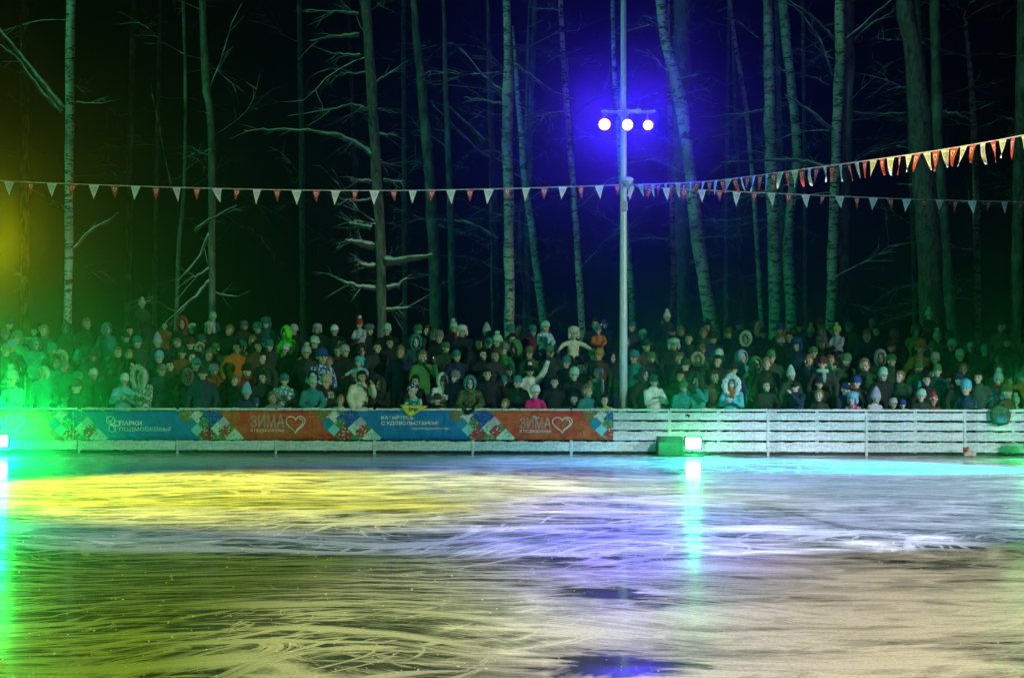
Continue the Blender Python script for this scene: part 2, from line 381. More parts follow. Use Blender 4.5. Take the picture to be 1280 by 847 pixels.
PAT = [(-30, 518, 9, 'olive'), (-15, 521, 10, 'white'), (4, 523, 17, 'dblue'), (-22, 530, 9, 'teal'), (-15, 537, 8, 'cyan'), (-7, 528, 7, 'green'),
       (11, 535, 9, 'mint'), (18, 528, 8, 'lav'), (-2, 542, 11, 'reddot'), (20, 539, 9, 'reddot'), (32, 547, 12, 'mint')]
TOP, BOT = 513.3, 549.5
def offs(o):                                            # parts of a banner sit in the fence's frame
    return o
def textmesh(body, x0, x1, ytop, ybot, outline=False, bold=0):
    cu = bpy.data.curves.new('t', 'FONT'); cu.body = body
    if outline: cu.fill_mode = 'NONE'; cu.bevel_depth = .011; cu.bevel_resolution = 0
    elif bold: cu.offset = bold
    cu.resolution_u = 3
    o = bpy.data.objects.new('t', cu); COL.objects.link(o); me = baked(o); bpy.data.objects.remove(o)
    X = [v.co.x for v in me.vertices]; Yv = [v.co.y for v in me.vertices]; a, b, c, d = min(X), max(X), min(Yv), max(Yv)
    for v in me.vertices:
        x = x0+(v.co.x-a)/(b-a)*(x1-x0); y = ybot+(v.co.y-c)/(d-c)*(ytop-ybot); z = v.co.z
        q = fp(x, y, -.0465-z*.1); v.co = q
    return me
def strokes(lines, wpx, off=-.047):
    mb = MB()
    for ln in lines:
        for i in range(len(ln)-1):
            p, q = Vector(ln[i]), Vector(ln[i+1]); d = (q-p).normalized()*wpx/2; nn = Vector((-d.y, d.x)); p = p-d*.5; q = q+d*.5
            mb.add([fp(*(p+nn), off), fp(*(q+nn), off), fp(*(q-nn), off), fp(*(p-nn), off)], [(0, 1, 2, 3)])
            off -= .00002
    return mb
def heart(cx, cy, sx, sy, n=28):
    out = []
    for i in range(n+1):
        t = 2*math.pi*i/n; x = 16*math.sin(t)**3; y = 13*math.cos(t)-5*math.cos(2*t)-2*math.cos(3*t)-math.cos(4*t)
        out.append((cx+x/16*sx, cy-(y+2.5)/14.5*sy))
    return out
def banner(x0, x1, base, label, texts, hearts=(), extra=(), pattern=True, last=False):
    root = empty('banner', fence.location, fence.rotation_euler.z)
    tag(root, label, 'banner', 'vinyl banners hung along the rink fence')
    nx = 30; ny = 5; vs = []; fs = []
    for j in range(ny+1):
        for i in range(nx+1):
            x = x0+.4+(x1-x0-.8)*i/nx; y = TOP+(BOT-TOP)*j/ny
            q = fp(x, y); q.y = -.034-.004*noise.noise((q.x*2.2, q.z*3, 3)); vs.append(q)
    for j in range(ny):
        for i in range(nx): fs.append((j*(nx+1)+i, (j+1)*(nx+1)+i, (j+1)*(nx+1)+i+1, j*(nx+1)+i+1))
    o = obj('fabric', mesh('fabric', vs, fs, None, True), root, P[base])
    so = o.modifiers.new('s', 'SOLIDIFY'); so.thickness = .002; so.offset = -1
    k = 0
    for jx in (x0, x1):
        for (dx, y, h, c) in [(0, 0, 0, 'green')]+PAT:
            q = [(jx-38, TOP), (jx+13, TOP), (jx+43, BOT), (jx-10, BOT)] if not h else [(jx+dx-h, y), (jx+dx, y-h), (jx+dx+h, y), (jx+dx, y+h)]
            poly = clip(q, x0+.5, x1-.5, TOP+.3, BOT-.3); k += 1
            if len(poly) > 2: obj('diamond' if h else 'pattern_ground', mesh('diamond', [fp(*p, (-.0415-.0002*(k % 14)) if h else -.041) for p in poly], [tuple(range(len(poly)))[::-1]]), root, P[c])
    for t in texts: tag(obj('lettering', textmesh(*t), root, P['print']), kind='stuff' if t[4]-t[3] < 5 else None)
    for h in hearts: obj('heart_print', strokes(h, 1.0).me('heart_print'), root, P['print'])
    for e in extra: obj('emblem_print', strokes(e, .8).me('emblem_print'), root, P['print'])
    mb = MB()
    for x in range(int(x0)+6, int(x1), 22):
        mb.tube([fp(x, TOP+1.2, -.045), fp(x, 510.5, -.012), fp(x, 510.5, .075)], .004, 5)
    tag(obj('cable_ties', mb.me('cable_ties'), root, M['black']), kind='stuff')
def hh(cx, cy, sx, sy):
    a = heart(cx, cy, sx, sy); b = heart(cx, cy+.3, sx*.78, sy*.78)
    return [a, b[4:13]]
leaf = [[(139+5*math.cos(t)*1.1, 525+5*math.sin(t)) for t in [i*.7 for i in range(10)]], [(141+4.2*math.cos(t), 535+4.6*math.sin(t)) for t in [i*.7 for i in range(10)]],
        [(147+3.2*math.cos(t), 529+3.4*math.sin(t)) for t in [i*.7 for i in range(10)]], [(134, 520), (139, 527), (143, 534), (146, 540)], [(139, 531), (143, 532), (147, 530)], [(135, 526), (139, 527), (142, 523)]]
banner(-80, 92, 'red', 'red banner lost in the green glare at far left end of the fence', [('ЗИМА', -32, 6, 518.5, 534, True), ('В ПОДМОСКОВЬЕ', -32, 6, 536, 540.5)], [hh(20, 530, 12, 11)])
banner(92, 262, 'blue', 'blue banner with a white leaf emblem reading ПАРКИ ПОДМОСКОВЬЯ', [('ПАРКИ', 150, 178, 525.5, 531.5, False, .03), ('ПОДМОСКОВЬЯ', 150, 214, 533.5, 539.5)], (), [leaf])
banner(262, 433, 'red', 'orange red banner reading ЗИМА hanging between the two blue banners', [('ЗИМА', 314, 356, 518.5, 533.5, True), ('В ПОДМОСКОВЬЕ', 314, 356, 535.5, 540)], [hh(370, 530.5, 12, 10.5)])
banner(433, 600, 'blue', 'blue banner reading КАТАЙТЕСЬ С УДОВОЛЬСТВИЕМ! below the yellow pennant', [('КАТАЙТЕСЬ', 477, 517, 518.3, 523.8, False, .02), ('С УДОВОЛЬСТВИЕМ!', 477, 548, 526, 531.5, False, .02), ('паркиподмосковья', 515, 563, 534, 537.2)])
banner(600, 767, 'red', 'red banner reading ЗИМА beside the bare white boards', [('ЗИМА', 650, 689, 521.5, 535, True), ('В ПОДМОСКОВЬЕ', 650, 689, 536.5, 541)], [hh(703, 531, 12.5, 10)])
# yellow pennant laid over the rail
pen = empty('yellow_pennant', fence.location, fence.rotation_euler.z)
tag(pen, 'yellow green triangular pennant with two small hearts hung over the fence rail', 'pennant')
vs = []; fs = []; nn = 8
A, B, C = (501, 506.5), (535.5, 507.5), (511.5, 521.5)
idx = {}
for i in range(nn+1):
    for j in range(nn+1-i):
        a, b = i/nn, j/nn; c = 1-a-b; x = A[0]*c+B[0]*a+C[0]*b; y = A[1]*c+B[1]*a+C[1]*b
        idx[i, j] = len(vs); vs.append(fp(x, y, -.058-.012*math.sin(x*.55)*(1-b*.4)))
for i in range(nn):
    for j in range(nn-i):
        fs.append((idx[i, j], idx[i, j+1], idx[i+1, j]))
        if j < nn-i-1: fs.append((idx[i+1, j], idx[i, j+1], idx[i+1, j+1]))
yc = NT('yellow_cloth'); yf = yc.noise(yc.coord(), 16, 4); yc.set(yc.ramp(yf, [(.35, (.55, .42, .04)), (.65, (.75, .72, .12))]), .8)
o = obj('cloth', mesh('cloth', vs, fs, None, True), pen, yc.m); so = o.modifiers.new('s', 'SOLIDIFY'); so.thickness = .003
dk = plain('dark_print', (.08, .02, .03)); obj('heart_print', strokes([heart(514, 511.5, 2.2, 2), heart(520, 512, 2.2, 2)], .9, -.074).me('heart_print'), pen, dk)
mbp = MB(); mbp.tube([fp(501, 506.5, -.055), fp(503, 506.2, .03), fp(533, 507, .03), fp(535.5, 507.5, -.055)], .006, 6); obj('hem_cord', mbp.me('hem_cord'), pen, yc.m)

# ------------------------------------------------------------------ floodlights on the ice
def floodlight(loc, rz, label, beam_power, half, blend, aim, spill=600):
    r = empty('floodlight', loc, rz); tag(r, label, 'floodlight', 'green floodlights standing along the fence')
    b = MB(); b.box((0, 0, .02), (.44, .3, .03), 0, None, .008)
    for x in (-.17, .17):
        for y in (-.1, .1): b.lathe([(.02, .0), (.02, .008)], 10, 0, (x, y, 0))
    obj('base_plate', b.me('base_plate'), r, M['darkmetal'])
    b = MB(); 
    for s in (-1, 1): b.box((s*.225, 0, .16), (.012, .05, .27), 0, None, .003); b.lathe([(.03, -.012), (.03, .012)], 12, 0, (s*.24, 0, .27))
    obj('yoke', b.me('yoke'), r, M['darkmetal'])
    b = MB(); b.box((0, .03, .27), (.38, .15, .28), 0, None, .02)
    for k in range(9): b.box((-.17+.0425*k, .125, .27), (.008, .06, .26), 0)
    hd = obj('lamp_head', b.me('lamp_head'), r, M['black'])
    b = MB(); b.box((0, -.052, .27), (.3, .012, .22), 0, None, .006); obj('lens', b.me('lens'), hd, M['lens_green'])
    b = MB(); b.tube([(0, .15, .2), (.02, .22, .06), (.12, .26, .012), (.4, .27, .012)], .008, 6); obj('cable', b.me('cable'), r, M['black'])
    M4 = Matrix.Translation(loc) @ Matrix.Rotation(rz, 4, 'Z'); p = M4 @ Vector((0, -.075, .27))
    spot('flood_beam', p, (0, 0, CH+aim), beam_power, GREEN, half, blend, .1)
    spot('flood_spill', p, p+(M4.to_3x3() @ Vector((0, -1, -.12))), spill, GREEN, 80, .6, .12)
    return r
xg = (866-CX)/F*35.4
floodlight((xg, 35.35, 0), 0, 'bright green floodlight on the ice before the bare white boards', 330, 20, .8, 0)
floodlight(((0-CX)/F*35.8, 35.8, .02), R(10), 'blinding green floodlight cut by the left edge of the photo', 7000, 24, .6, 0, 900)
floodlight(((1296-CX)/F*34.8, 34.8, .02), R(-10), 'green floodlight just beyond the right end of the boards', 330, 20, .8, 0)

# dark box added in place of the floodlight's shadow on the boards
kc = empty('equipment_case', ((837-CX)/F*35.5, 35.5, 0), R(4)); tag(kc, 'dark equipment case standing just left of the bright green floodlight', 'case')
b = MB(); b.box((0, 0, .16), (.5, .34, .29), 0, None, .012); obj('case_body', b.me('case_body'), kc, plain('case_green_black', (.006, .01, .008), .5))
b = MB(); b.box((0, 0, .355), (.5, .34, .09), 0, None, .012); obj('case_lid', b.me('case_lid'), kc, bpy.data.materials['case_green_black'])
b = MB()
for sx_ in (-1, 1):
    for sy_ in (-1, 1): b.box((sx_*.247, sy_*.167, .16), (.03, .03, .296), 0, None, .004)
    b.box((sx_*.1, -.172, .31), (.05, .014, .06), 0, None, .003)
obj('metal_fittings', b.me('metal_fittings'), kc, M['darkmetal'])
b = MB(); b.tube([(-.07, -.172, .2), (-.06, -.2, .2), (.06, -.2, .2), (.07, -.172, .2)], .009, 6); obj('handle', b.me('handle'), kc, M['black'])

# small soft toy lying at the foot of the boards
p = px(1210, 566, 35.2); toy = empty('soft_toy', (p.x, 35.2, 0)); tag(toy, 'small red and beige soft toy lying on ice against the white boards', 'toy')
b = MB(); b.ball((0, 0, .07), (.1, .07, .07)); b.ball((.1, -.03, .05), (.07, .05, .05)); b.ball((-.07, -.05, .04), (.04, .05, .035))
obj('toy_body', remesh(b, 'toy_body', .012), toy, plain('beige_plush', (.55, .45, .33)))
b = MB(); b.ball((-.05, -.01, .14), (.06, .055, .06)); b.ball((-.09, -.03, .19), .025); b.ball((-.01, -.03, .19), .025); b.ball((-.05, -.065, .13), .022)
obj('toy_head', remesh(b, 'toy_head', .01), toy, plain('red_plush', (.4, .05, .04)))

# ------------------------------------------------------------------ lamp pole
YP = 36.55; pp = px(779.3, 500, YP)
pole = empty('lamp_pole', (pp.x, YP, ground_z(pp.x, YP))); tag(pole, 'tall pale lamp pole with three round blue floodlights behind the fence', 'lamp pole')
b = MB(); b.tube([(0, 0, -.2), (0, 0, 3), (0, 0, 6), (0, 0, 10), (0, 0, 11.5)], [.088, .082, .07, .058, .05], 20); obj('mast', b.me('mast', True), pole, M['pole'])
def pz(y): return CH-(y-CY)/F*YP-pole.location.z
b = MB(); b.box((.08, -.09, pz(141)), (1.12, .05, .05), 0, None, .006); b.box((0, -.06, pz(141)), (.22, .12, .14), 0, None, .01); cb = obj('crossbar', b.me('crossbar'), pole, M['post'])
b = MB(); h = .03
for i in range(23):
    x = -.46+.05*i; t = .3+.7*max(0, math.sin(i*.9+.5))**2+(.8 if 11 < i < 17 else 0)
    b.ball((x, -.09, pz(141)+.025), (.035, .04, .035*t), 0, 2, None, .12)
obj('snow_cap', b.me('snow_cap', True), pole, M['snow'])
lampxs = [(755, 157, .122), (783.5, 157.5, .115), (809, 158, .102)]
for (lx, ly, r) in lampxs:
    X = (lx-779.3)/F*YP; Z = pz(ly)
    b = MB(); b.lathe([(.05, .2), (r*.75, .16), (r+.015, .05), (r+.02, .0), (r, .0), (r*.97, .02)], 24); me = b.me('spotlight', True)
    me.transform(Matrix.Rotation(R(90), 4, 'X') @ Matrix.Scale(-1, 4, (0, 0, 1)))
    o = obj('spotlight', me, pole, M['darkmetal'], (X, -.2, Z)); o.rotation_euler = (R(7), 0, 0)
    b = MB(); b.lathe([(r*.5, .012), (r*.97, .0)], 24); me = b.me('lens', True); me.transform(Matrix.Rotation(R(90), 4, 'X')); obj('lens', me, o, M['lens_blue'], (0, -.012, 0))
    b = MB(); b.box((0, .1, .1), (.03, .04, pz(141)-Z), 0); obj('bracket', b.me('bracket'), o, M['post'])
    wp = pole.location+Vector((X, -.3, Z))
    spot('pole_beam', wp, (0, 0, CH), 70, BLUE, 12, 1, .1)
    if lx == 783.5: spot('pole_wash', wp, (1.2, 23, 0), 8500, (.04, 0, 1), 11, .9, .12)
    spot('pole_spill', wp, (X*1.1, 20, 0), 950, (.06, .02, 1), 62, .8, .12)
X = 5/F*YP; Z = pz(228)
b = MB(); b.lathe([(.09, -.1), (.12, -.02), (.1, .04), (.02, .07)], 20); dome = obj('dome_lamp', b.me('dome_lamp', True), pole, M['post'], (X, -.12, Z))
b = MB(); b.ball((0, 0, .045), (.125, .12, .065), 0, 3, None, .04); obj('snow_cap', b.me('snow_cap', True), dome, M['snow'])
b = MB(); b.box((0, -.09, pz(258)), (.16, .12, .2), 0, None, .012); obj('junction_box', b.me('junction_box'), pole, M['post'])

# ------------------------------------------------------------------ bunting
def cloth_mat(name, c):
    n = NT(name); f = n.noise(n.coord(), 20, 4); n.bump(f, .3, .01)
    n.set(n.ramp(f, [(.3, tuple(v*.8 for v in c)), (.7, c)]), .75)
    n.p.inputs['Transmission Weight'].default_value = 0; return n.m
M['penw'] = cloth_mat('white_pennant_cloth', (.78, .8, .8)); M['penr'] = cloth_mat('red_pennant_cloth', (.6, .05, .05)); M['cord'] = plain('cord', (.6, .6, .58))
M['penprint'] = plain('pennant_print', (.3, .45, .55))
def pennant_mesh(w, h, seed, red):
    rnd = random.Random(seed); N = 5; vs = []; fs = []; ph = rnd.uniform(0, 6); amp = rnd.uniform(.008, .03); sk = rnd.uniform(-.025, .025)
    for j in range(N+1):
        t = j/N; ww = w*(1-t)/2
        for i in range(4):
            s = -1+2*i/3; vs.append((s*ww+sk*t*t, amp*math.sin(ph+t*3+s*.8)*t, -h*t))
    for j in range(N):
        for i in range(3): fs.append((j*4+i, (j+1)*4+i, (j+1)*4+i+1, j*4+i+1))
    mi = [0]*len(fs); b = len(vs)
    hp = heart(0, .09, w*.24, .05, 14)
    for i in range(len(hp)-1):
        p, q = Vector(hp[i]), Vector(hp[i+1]); c = Vector((0, .09)); p2, q2 = c+(p-c)*.6, c+(q-c)*.6; k = len(vs)
        for u in (p, q, q2, p2):
            t = u.y/h; s = u.x/(w/2); vs.append((u.x+sk*t*t, amp*math.sin(ph+t*3+s*.8)*t-.004, -u.y))
        fs.append((k, k+3, k+2, k+1)); mi.append(1)
    me = mesh('pennant', vs, fs, mi); me.materials.append(M['penr' if red else 'penw']); me.materials.append(M['penw' if red else 'penprint']); return me
def bunting(pts, spacing, w, h, label, start=0, redfirst=False, narrow=None):
    root = empty('bunting', pts[0]); tag(root, label, 'bunting'); o0 = Vector(pts[0])
    seg = [Vector(p)-o0 for p in pts]; dense = []
    for i in range(len(seg)-1):
        p0, p1, p2, p3 = seg[max(i-1, 0)], seg[i], seg[i+1], seg[min(i+2, len(seg)-1)]
        for k in range(24):
            t = k/24; dense.append(.5*((2*p1)+(p2-p0)*t+(2*p0-5*p1+4*p2-p3)*t*t+(3*p1-p0-3*p2+p3)*t**3))
    dense.append(seg[-1])
    b = MB(); b.tube(dense, .009, 5); obj('cord', b.me('cord'), root, M['cord'])
    ms = {c: [pennant_mesh(w*(.8 if c and narrow else 1), h*(.88 if c and narrow else 1), 100+17*k+c, c) for k in range(5)] for c in (0, 1)}
    acc = 0; nxt = start; c = int(redfirst); cnt = 0
    for i in range(len(dense)-1):
        a, bb = dense[i], dense[i+1]; L = (bb-a).length
        while acc+L >= nxt:
            p = a+(bb-a)*((nxt-acc)/L); d = (bb-a)
            q = obj('pennant', ms[c][cnt % 5], root, None, p); q.rotation_euler = (random.uniform(-.25, .25), random.uniform(-.1, .1), math.atan2(d.y, d.x)+random.uniform(-.3, .3)); q.scale = (random.uniform(.85, 1.08), random.uniform(.6, 2), random.uniform(.9, 1.08))
            cnt += 1; c = 1-c; nxt += spacing
        acc += L
def bp(x, y, Y): return px(x, y, Y)
pl = px(779, 231, 36.4)
bunting([bp(-40, 222, 32.9), bp(12, 226.5, 33.2), bp(215, 234, 34.1), bp(420, 238, 35), bp(600, 236.5, 35.7), pl, ], .397, .2, .3, 'bunting of red and white pennants across the left half, ending at the lamp pole', .14+.62, False, True)
bunting([px(783, 232, 36.65), bp(880, 237.5, 37.05), bp(1000, 243, 37.55), bp(1130, 248.5, 38.1), bp(1262, 252, 38.7), bp(1400, 254, 39.3)], .397, .2, .3, 'lower bunting of red and white pennants from pole towards the right trees', .1, False, True)
bunting([px(783, 231, 36.3), bp(880, 227, 33), bp(1000, 212, 29), bp(1150, 191.5, 25), bp(1280, 169, 22), bp(1420, 138, 19.5)], .285, .19, .27, 'upper bunting of fluttering pennants rising to the right edge, nearest the camera', .1)

# ------------------------------------------------------------------ trees
def tree(kind, Y, trunk, branches=(), label='', group=None, ntw=10, topz=None):
    bx = px(trunk[-1][0], trunk[-1][1], Y); gz = ground_z(bx.x, Y)
    root = empty({'birch': 'birch_tree', 'pine': 'pine_tree', 'alder': 'bare_tree'}[kind], (bx.x, Y, gz-.03)); o0 = root.location
    tag(root, label, 'tree', group)
    pts = [px(x, y, Y) for x, y, w in trunk]; rad = [w/2/F*Y for x, y, w in trunk]
    pts, rad = pts[::-1], rad[::-1]                      # from the foot up
    d = (pts[0]-pts[1]).normalized(); foot = Vector((pts[0].x+(d.x/d.z*(gz-.1-pts[0].z) if abs(d.z) > .3 else 0), Y, gz-.1))
    pts = [foot]+pts; rad = [rad[0]*1.15]+rad
    d = (pts[-1]-pts[-2]).normalized(); top = topz or random.uniform(15, 19); k = 4; r0 = rad[-1]; p0 = pts[-1].copy()
    if top > p0.z:
        for i in range(1, k+1):
            t = i/k; pts.append(p0+Vector((d.x/max(d.z, .4)*(top-p0.z)*t*.8, random.uniform(-.3, .3)*t, (top-p0.z)*t))); rad.append(r0*(1-t*.75))
    # subdivide for bends and knots
    P2, R2 = [], []
    for i in range(len(pts)-1):
        n_ = max(2, int((pts[i+1]-pts[i]).length/.5))
        a, b_, c_, e = pts[max(i-1, 0)], pts[i], pts[i+1], pts[min(i+2, len(pts)-1)]
        for k in range(n_):
            t = k/n_; q = .5*((2*b_)+(c_-a)*t+(2*a-5*b_+4*c_-e)*t*t+(3*b_-a-3*c_+e)*t**3)
            j = Vector((random.uniform(-1, 1), random.uniform(-1, 1), 0))*rad[i]*.12
            P2.append(q+j-o0); R2.append((rad[i]+(rad[i+1]-rad[i])*t)*random.uniform(.93, 1.08))
    P2.append(pts[-1]-o0); R2.append(rad[-1])
    b = MB(); b.tube(P2, R2, 12, 0, True, .05); obj('trunk', b.me('trunk', True), root, M[kind])
    for br in branches:
        *bpts, w0, w1 = br; dy = random.uniform(-.5, .5); q = [px(x, y, Y+dy*i/len(bpts)-(.0)) - o0 for i, (x, y) in enumerate(bpts)]
        dn = []
        for i in range(len(q)-1):
            for k in range(5): dn.append(q[i].lerp(q[i+1], k/5)+Vector((0, random.uniform(-.02, .02), random.uniform(-.025, .025))))
        dn.append(q[-1]); m = len(dn)-1
        b = MB(); b.tube(dn, [(w0+(w1*.5-w0)*i/m)*random.uniform(.42, .6)/F*Y for i in range(m+1)], 7, 0, True, .12)
        for k in range(random.randint(3, 6)):
            i = random.randint(m//4, m-1); t = dn[i]; dd = (dn[min(i+1, m)]-dn[i]).normalized(); L = random.uniform(.25, .8)
            e = t+(dd*.8+Vector((random.uniform(-.5, .5), random.uniform(-.5, .5), random.uniform(-.7, .5))))*L; md = t.lerp(e, .5)+Vector((0, 0, random.uniform(-.04, .06)))
            b.tube([t, md, e], [.013, .009, .003], 4, 0, False)
            e2 = md+(e-t).normalized()*L*.4+Vector((random.uniform(-.15, .15), random.uniform(-.1, .1), random.uniform(-.2, .15))); b.tube([md, e2], [.007, .002], 3, 0, False)
        obj('branch', b.me('branch', True), root, M['twig'])
    if ntw:
        b = MB()
        def fork(t, dr, L, r0, lev):
            cur = t.copy(); line = [cur.copy()]; m = 5 if lev == 0 else 3
            for s_ in range(m):
                cur = cur+dr*L/m; dr = (dr+Vector((random.uniform(-.3, .3), random.uniform(-.3, .3), random.uniform(-.28, .2)))).normalized(); line.append(cur.copy())
                if lev < 2 and s_ > 0:
                    for q_ in range(2 if lev == 0 else 1):
                        fork(cur, (dr+Vector((random.uniform(-.9, .9), random.uniform(-.9, .9), random.uniform(-.5, .6)))).normalized(), L*random.uniform(.25, .5), r0*.5, lev+1)
            b.tube(line, [r0*(1-.75*i/m) for i in range(m+1)], 3, 0, False)
        for k in range(int(ntw*1.4)):
            t = P2[random.randint(len(P2)//6, len(P2)-1)]; az = random.uniform(0, 6.28)
            fork(t, Vector((math.cos(az), math.sin(az), random.uniform(-.3, .7))).normalized(), random.uniform(.5, 2.3), random.uniform(.008, .02), 0)
        tag(obj('twigs', b.me('twigs'), root, M['twig']), kind='stuff')
    return root
tree('birch', 46, [(89, -10, 11), (87, 60, 11), (87, 140, 11), (86, 250, 10), (85, 380, 10)], [((78, 136), (55, 105), (25, 68), (0, 38), (-20, 10), 8, 4), ((77, 140), (50, 112), (20, 70), (-10, 50), 6, 3), ((95, 127), (120, 130), (150, 124), 3, 1), ((93, 312), (110, 290), (132, 278), (148, 266), 5, 3)],
     'birch at the far left with a forked limb reaching up left')
tree('alder', 47, [(253, -10, 9), (255, 60, 9), (258, 115, 10), (264, 150, 9), (265, 260, 9), (265, 392, 9)], [((258, 120), (275, 80), (290, 30), (302, 5), 3, 2), ((262, 290), (250, 320), (228, 345), 5, 3), ((244, 288), (266, 272), (296, 257), 5, 3), ((262, 350), (245, 370), (222, 390), 6, 4), ((264, 335), (245, 345), (230, 352), 4, 3), ((266, 366), (290, 370), (300, 370), 3, 2)],
     'thin dark tree rising above the red hooded spectator at left', ntw=14)
tree('alder', 51, [(229, 0, 4), (232, 120, 4), (230, 240, 5), (224, 300, 5), (221, 390, 6)], [((215, 240), (203, 180), (190, 118), 2, 2)], 'slender sapling between the far left birch and the thin dark tree', ntw=10)
tree('pine', 44.6, [(457, -10, 13), (462, 70, 13), (466, 135, 13), (471, 220, 13), (476, 310, 13), (477, 400, 12)],
     [((448, 17), (420, 14), (380, 13), 5, 2), ((449, 43), (420, 46), (388, 51), 7, 3), ((450, 69), (430, 68), (405, 65), 5, 2), ((460, 91), (440, 92), (425, 91), 3, 2), ((462, 137), (440, 130), (410, 138), (360, 145), 4, 2),
      ((475, 204), (455, 184), (425, 170), (385, 163), (335, 162), (305, 163), 9, 3), ((468, 106), (485, 92), (510, 76), 4, 2), ((472, 204), (490, 206), 6, 3), ((466, 227), (450, 226), (438, 224), 7, 4), ((480, 226), (505, 227), 6, 3), ((463, 249), (440, 250), (425, 249), 4, 2),
      ((464, 285), (450, 282), (438, 279), 8, 6), ((466, 308), (450, 304), (432, 300), 12, 8), ((468, 332), (455, 331), (448, 328), 8, 5), ((482, 328), (510, 324), (540, 318), 14, 9), ((468, 360), (450, 358), (425, 350), (410, 342), 8, 4), ((482, 360), (498, 356), (508, 347), 8, 4), ((483, 388), (495, 386), (510, 384), 8, 6), ((472, 136), (485, 136), 4, 2), ((474, 168), (498, 168), 4, 2)],
     'conifer trunk with many broken snow covered side branches', ntw=16)
tree('birch', 45.5, [(633, -10, 10), (634, 60, 10), (635, 115, 13), (634, 180, 13), (636, 290, 13), (637, 402, 13)], [((642, 80), (662, 93), (690, 115), (720, 125), 5, 2), ((628, 115), (605, 95), (575, 60), 4, 2), ((629, 130), (600, 125), (580, 122), 4, 2)], 'straight birch above the middle of crowd left of the slim birch')
tree('birch', 47, [(700, -10, 6), (705, 90, 7), (710, 150, 8), (717, 240, 8), (728, 410, 9)], [((712, 140), (690, 142), (665, 148), 4, 2)], 'slim leaning birch just left of the lamp pole')
tree('birch', 45, [(824, -12, 12), (832, 50, 14), (845, 100, 17), (855, 150, 15), (863, 220, 15), (873, 300, 16), (890, 412, 17)], [((842, 100), (825, 80), (808, 62), 3, 2)], 'bright thick leaning birch right of the blue lamps')
tree('pine', 52, [(853, -10, 20), (852, 120, 22), (851, 250, 24), (850, 405, 26)], (), 'broad dark trunk standing behind the bright leaning birch')
tree('birch', 50, [(836, 90, 6), (838, 200, 7), (841, 300, 7), (843, 400, 8)], (), 'thin pale stem between the lamp pole and leaning birch', topz=13)
tree('birch', 48, [(959, -10, 12), (961, 80, 13), (964, 200, 15), (968, 300, 16), (970, 412, 16)], [((956, 138), (930, 142), (870, 148), 5, 2)], 'pale mottled birch left of the V branched birch')
tree('birch', 50, [(978, -10, 12), (984, 60, 12), (992, 140, 12), (996, 200, 11), (988, 260, 12), (986, 330, 14), (990, 410, 15)], [((985, 90), (970, 85), (955, 70), 4, 2)], 'crooked birch whose stem bends behind the bunting')
tree('birch', 46.5, [(1050, -10, 12), (1050, 50, 13), (1047, 140, 13), (1043, 240, 12), (1041, 320, 13), (1039, 408, 13)], [((1044, 50), (1020, 24), (985, 0), (970, -12), 4, 3), ((1040, 92), (1025, 50), (1000, 15), (980, 0), 4, 2), ((1055, 52), (1080, 30), (1110, 4), (1125, -10), 4, 3), ((1040, 163), (1015, 140), (980, 118), 6, 4), ((1036, 108), (1020, 98), (1000, 92), 3, 2), ((1035, 212), (1015, 203), (985, 199), (900, 203), 8, 4)], 'birch with branches spreading in a V near the top')
tree('alder', 50, [(1063, -10, 12), (1060, 150, 13), (1056, 260, 13), (1054, 408, 14)], [((1065, 52), (1090, 30), (1118, 14), 5, 3), ((1062, 141), (1100, 143), (1133, 141), 6, 6)], 'dark trunk hidden just behind the V branched birch')
tree('pine', 45, [(1131, -10, 21), (1138, 50, 23), (1147, 110, 27), (1153, 180, 28), (1158, 260, 29), (1163, 340, 30), (1166, 415, 32)], (), 'thickest pine trunk of all leaning at the right', ntw=6)
tree('alder', 47.5, [(1168, -10, 12), (1171, 90, 13), (1173, 180, 13), (1180, 280, 13), (1190, 400, 14)], [((1178, 141), (1195, 142), (1210, 148), 6, 4)], 'slim trunk close behind the thickest pine at right')
tree('birch', 56, [(1208, 40, 5), (1215, 120, 7), (1220, 250, 8), (1222, 410, 9)], (), 'faint thin birch right of the thickest pine', topz=13)
tree('alder', 49, [(1279, -10, 14), (1277, 120, 15), (1273, 260, 15), (1268, 420, 16)], [((1266, 150), (1250, 146), 4, 3)], 'mottled trunk cut by the right edge of photo')
tree('birch', 52, [(912, 0, 4), (920, 60, 5), (930, 120, 6), (938, 190, 6), (944, 270, 6), (951, 390, 6)], (), 'thin slanting birch above spectators right of bright leaning birch')
tree('alder', 53, [(522, 60, 10), (530, 140, 13), (537, 230, 14), (542, 320, 15), (546, 405, 16)], (), 'dim trunk just right of the snowy branched conifer', topz=16)
tree('alder', 56, [(556, 60, 6), (559, 150, 8), (563, 250, 9), (566, 405, 10)], [((622, 300), (605, 288), (585, 278), (555, 274), 8, 4)], 'dim narrow trunk between the conifer and the straight birch', topz=16)
tree('birch', 53, [(648, 130, 7), (657, 230, 9), (668, 310, 10), (680, 400, 11)], (), 'dim birch leaning right behind the straight birch', topz=12)
tree('alder', 58, [(660, 60, 4), (656, 200, 5), (650, 300, 6), (662, 400, 6)], (), 'spindly sapling behind the straight birch', topz=14)
tree('birch', 54, [(766, 0, 5), (768, 90, 6), (778, 240, 7), (787, 330, 8), (791, 400, 8)], (), 'thin birch partly hidden by the lamp pole')
tree('alder', 58, [(612, 100, 7), (616, 240, 9), (618, 400, 9)], [((632, 205), (600, 190), (560, 150), (540, 130), 3, 2), ((605, 178), (590, 160), (555, 128), 7, 3)], 'dark stem just left of the straight birch', topz=15)
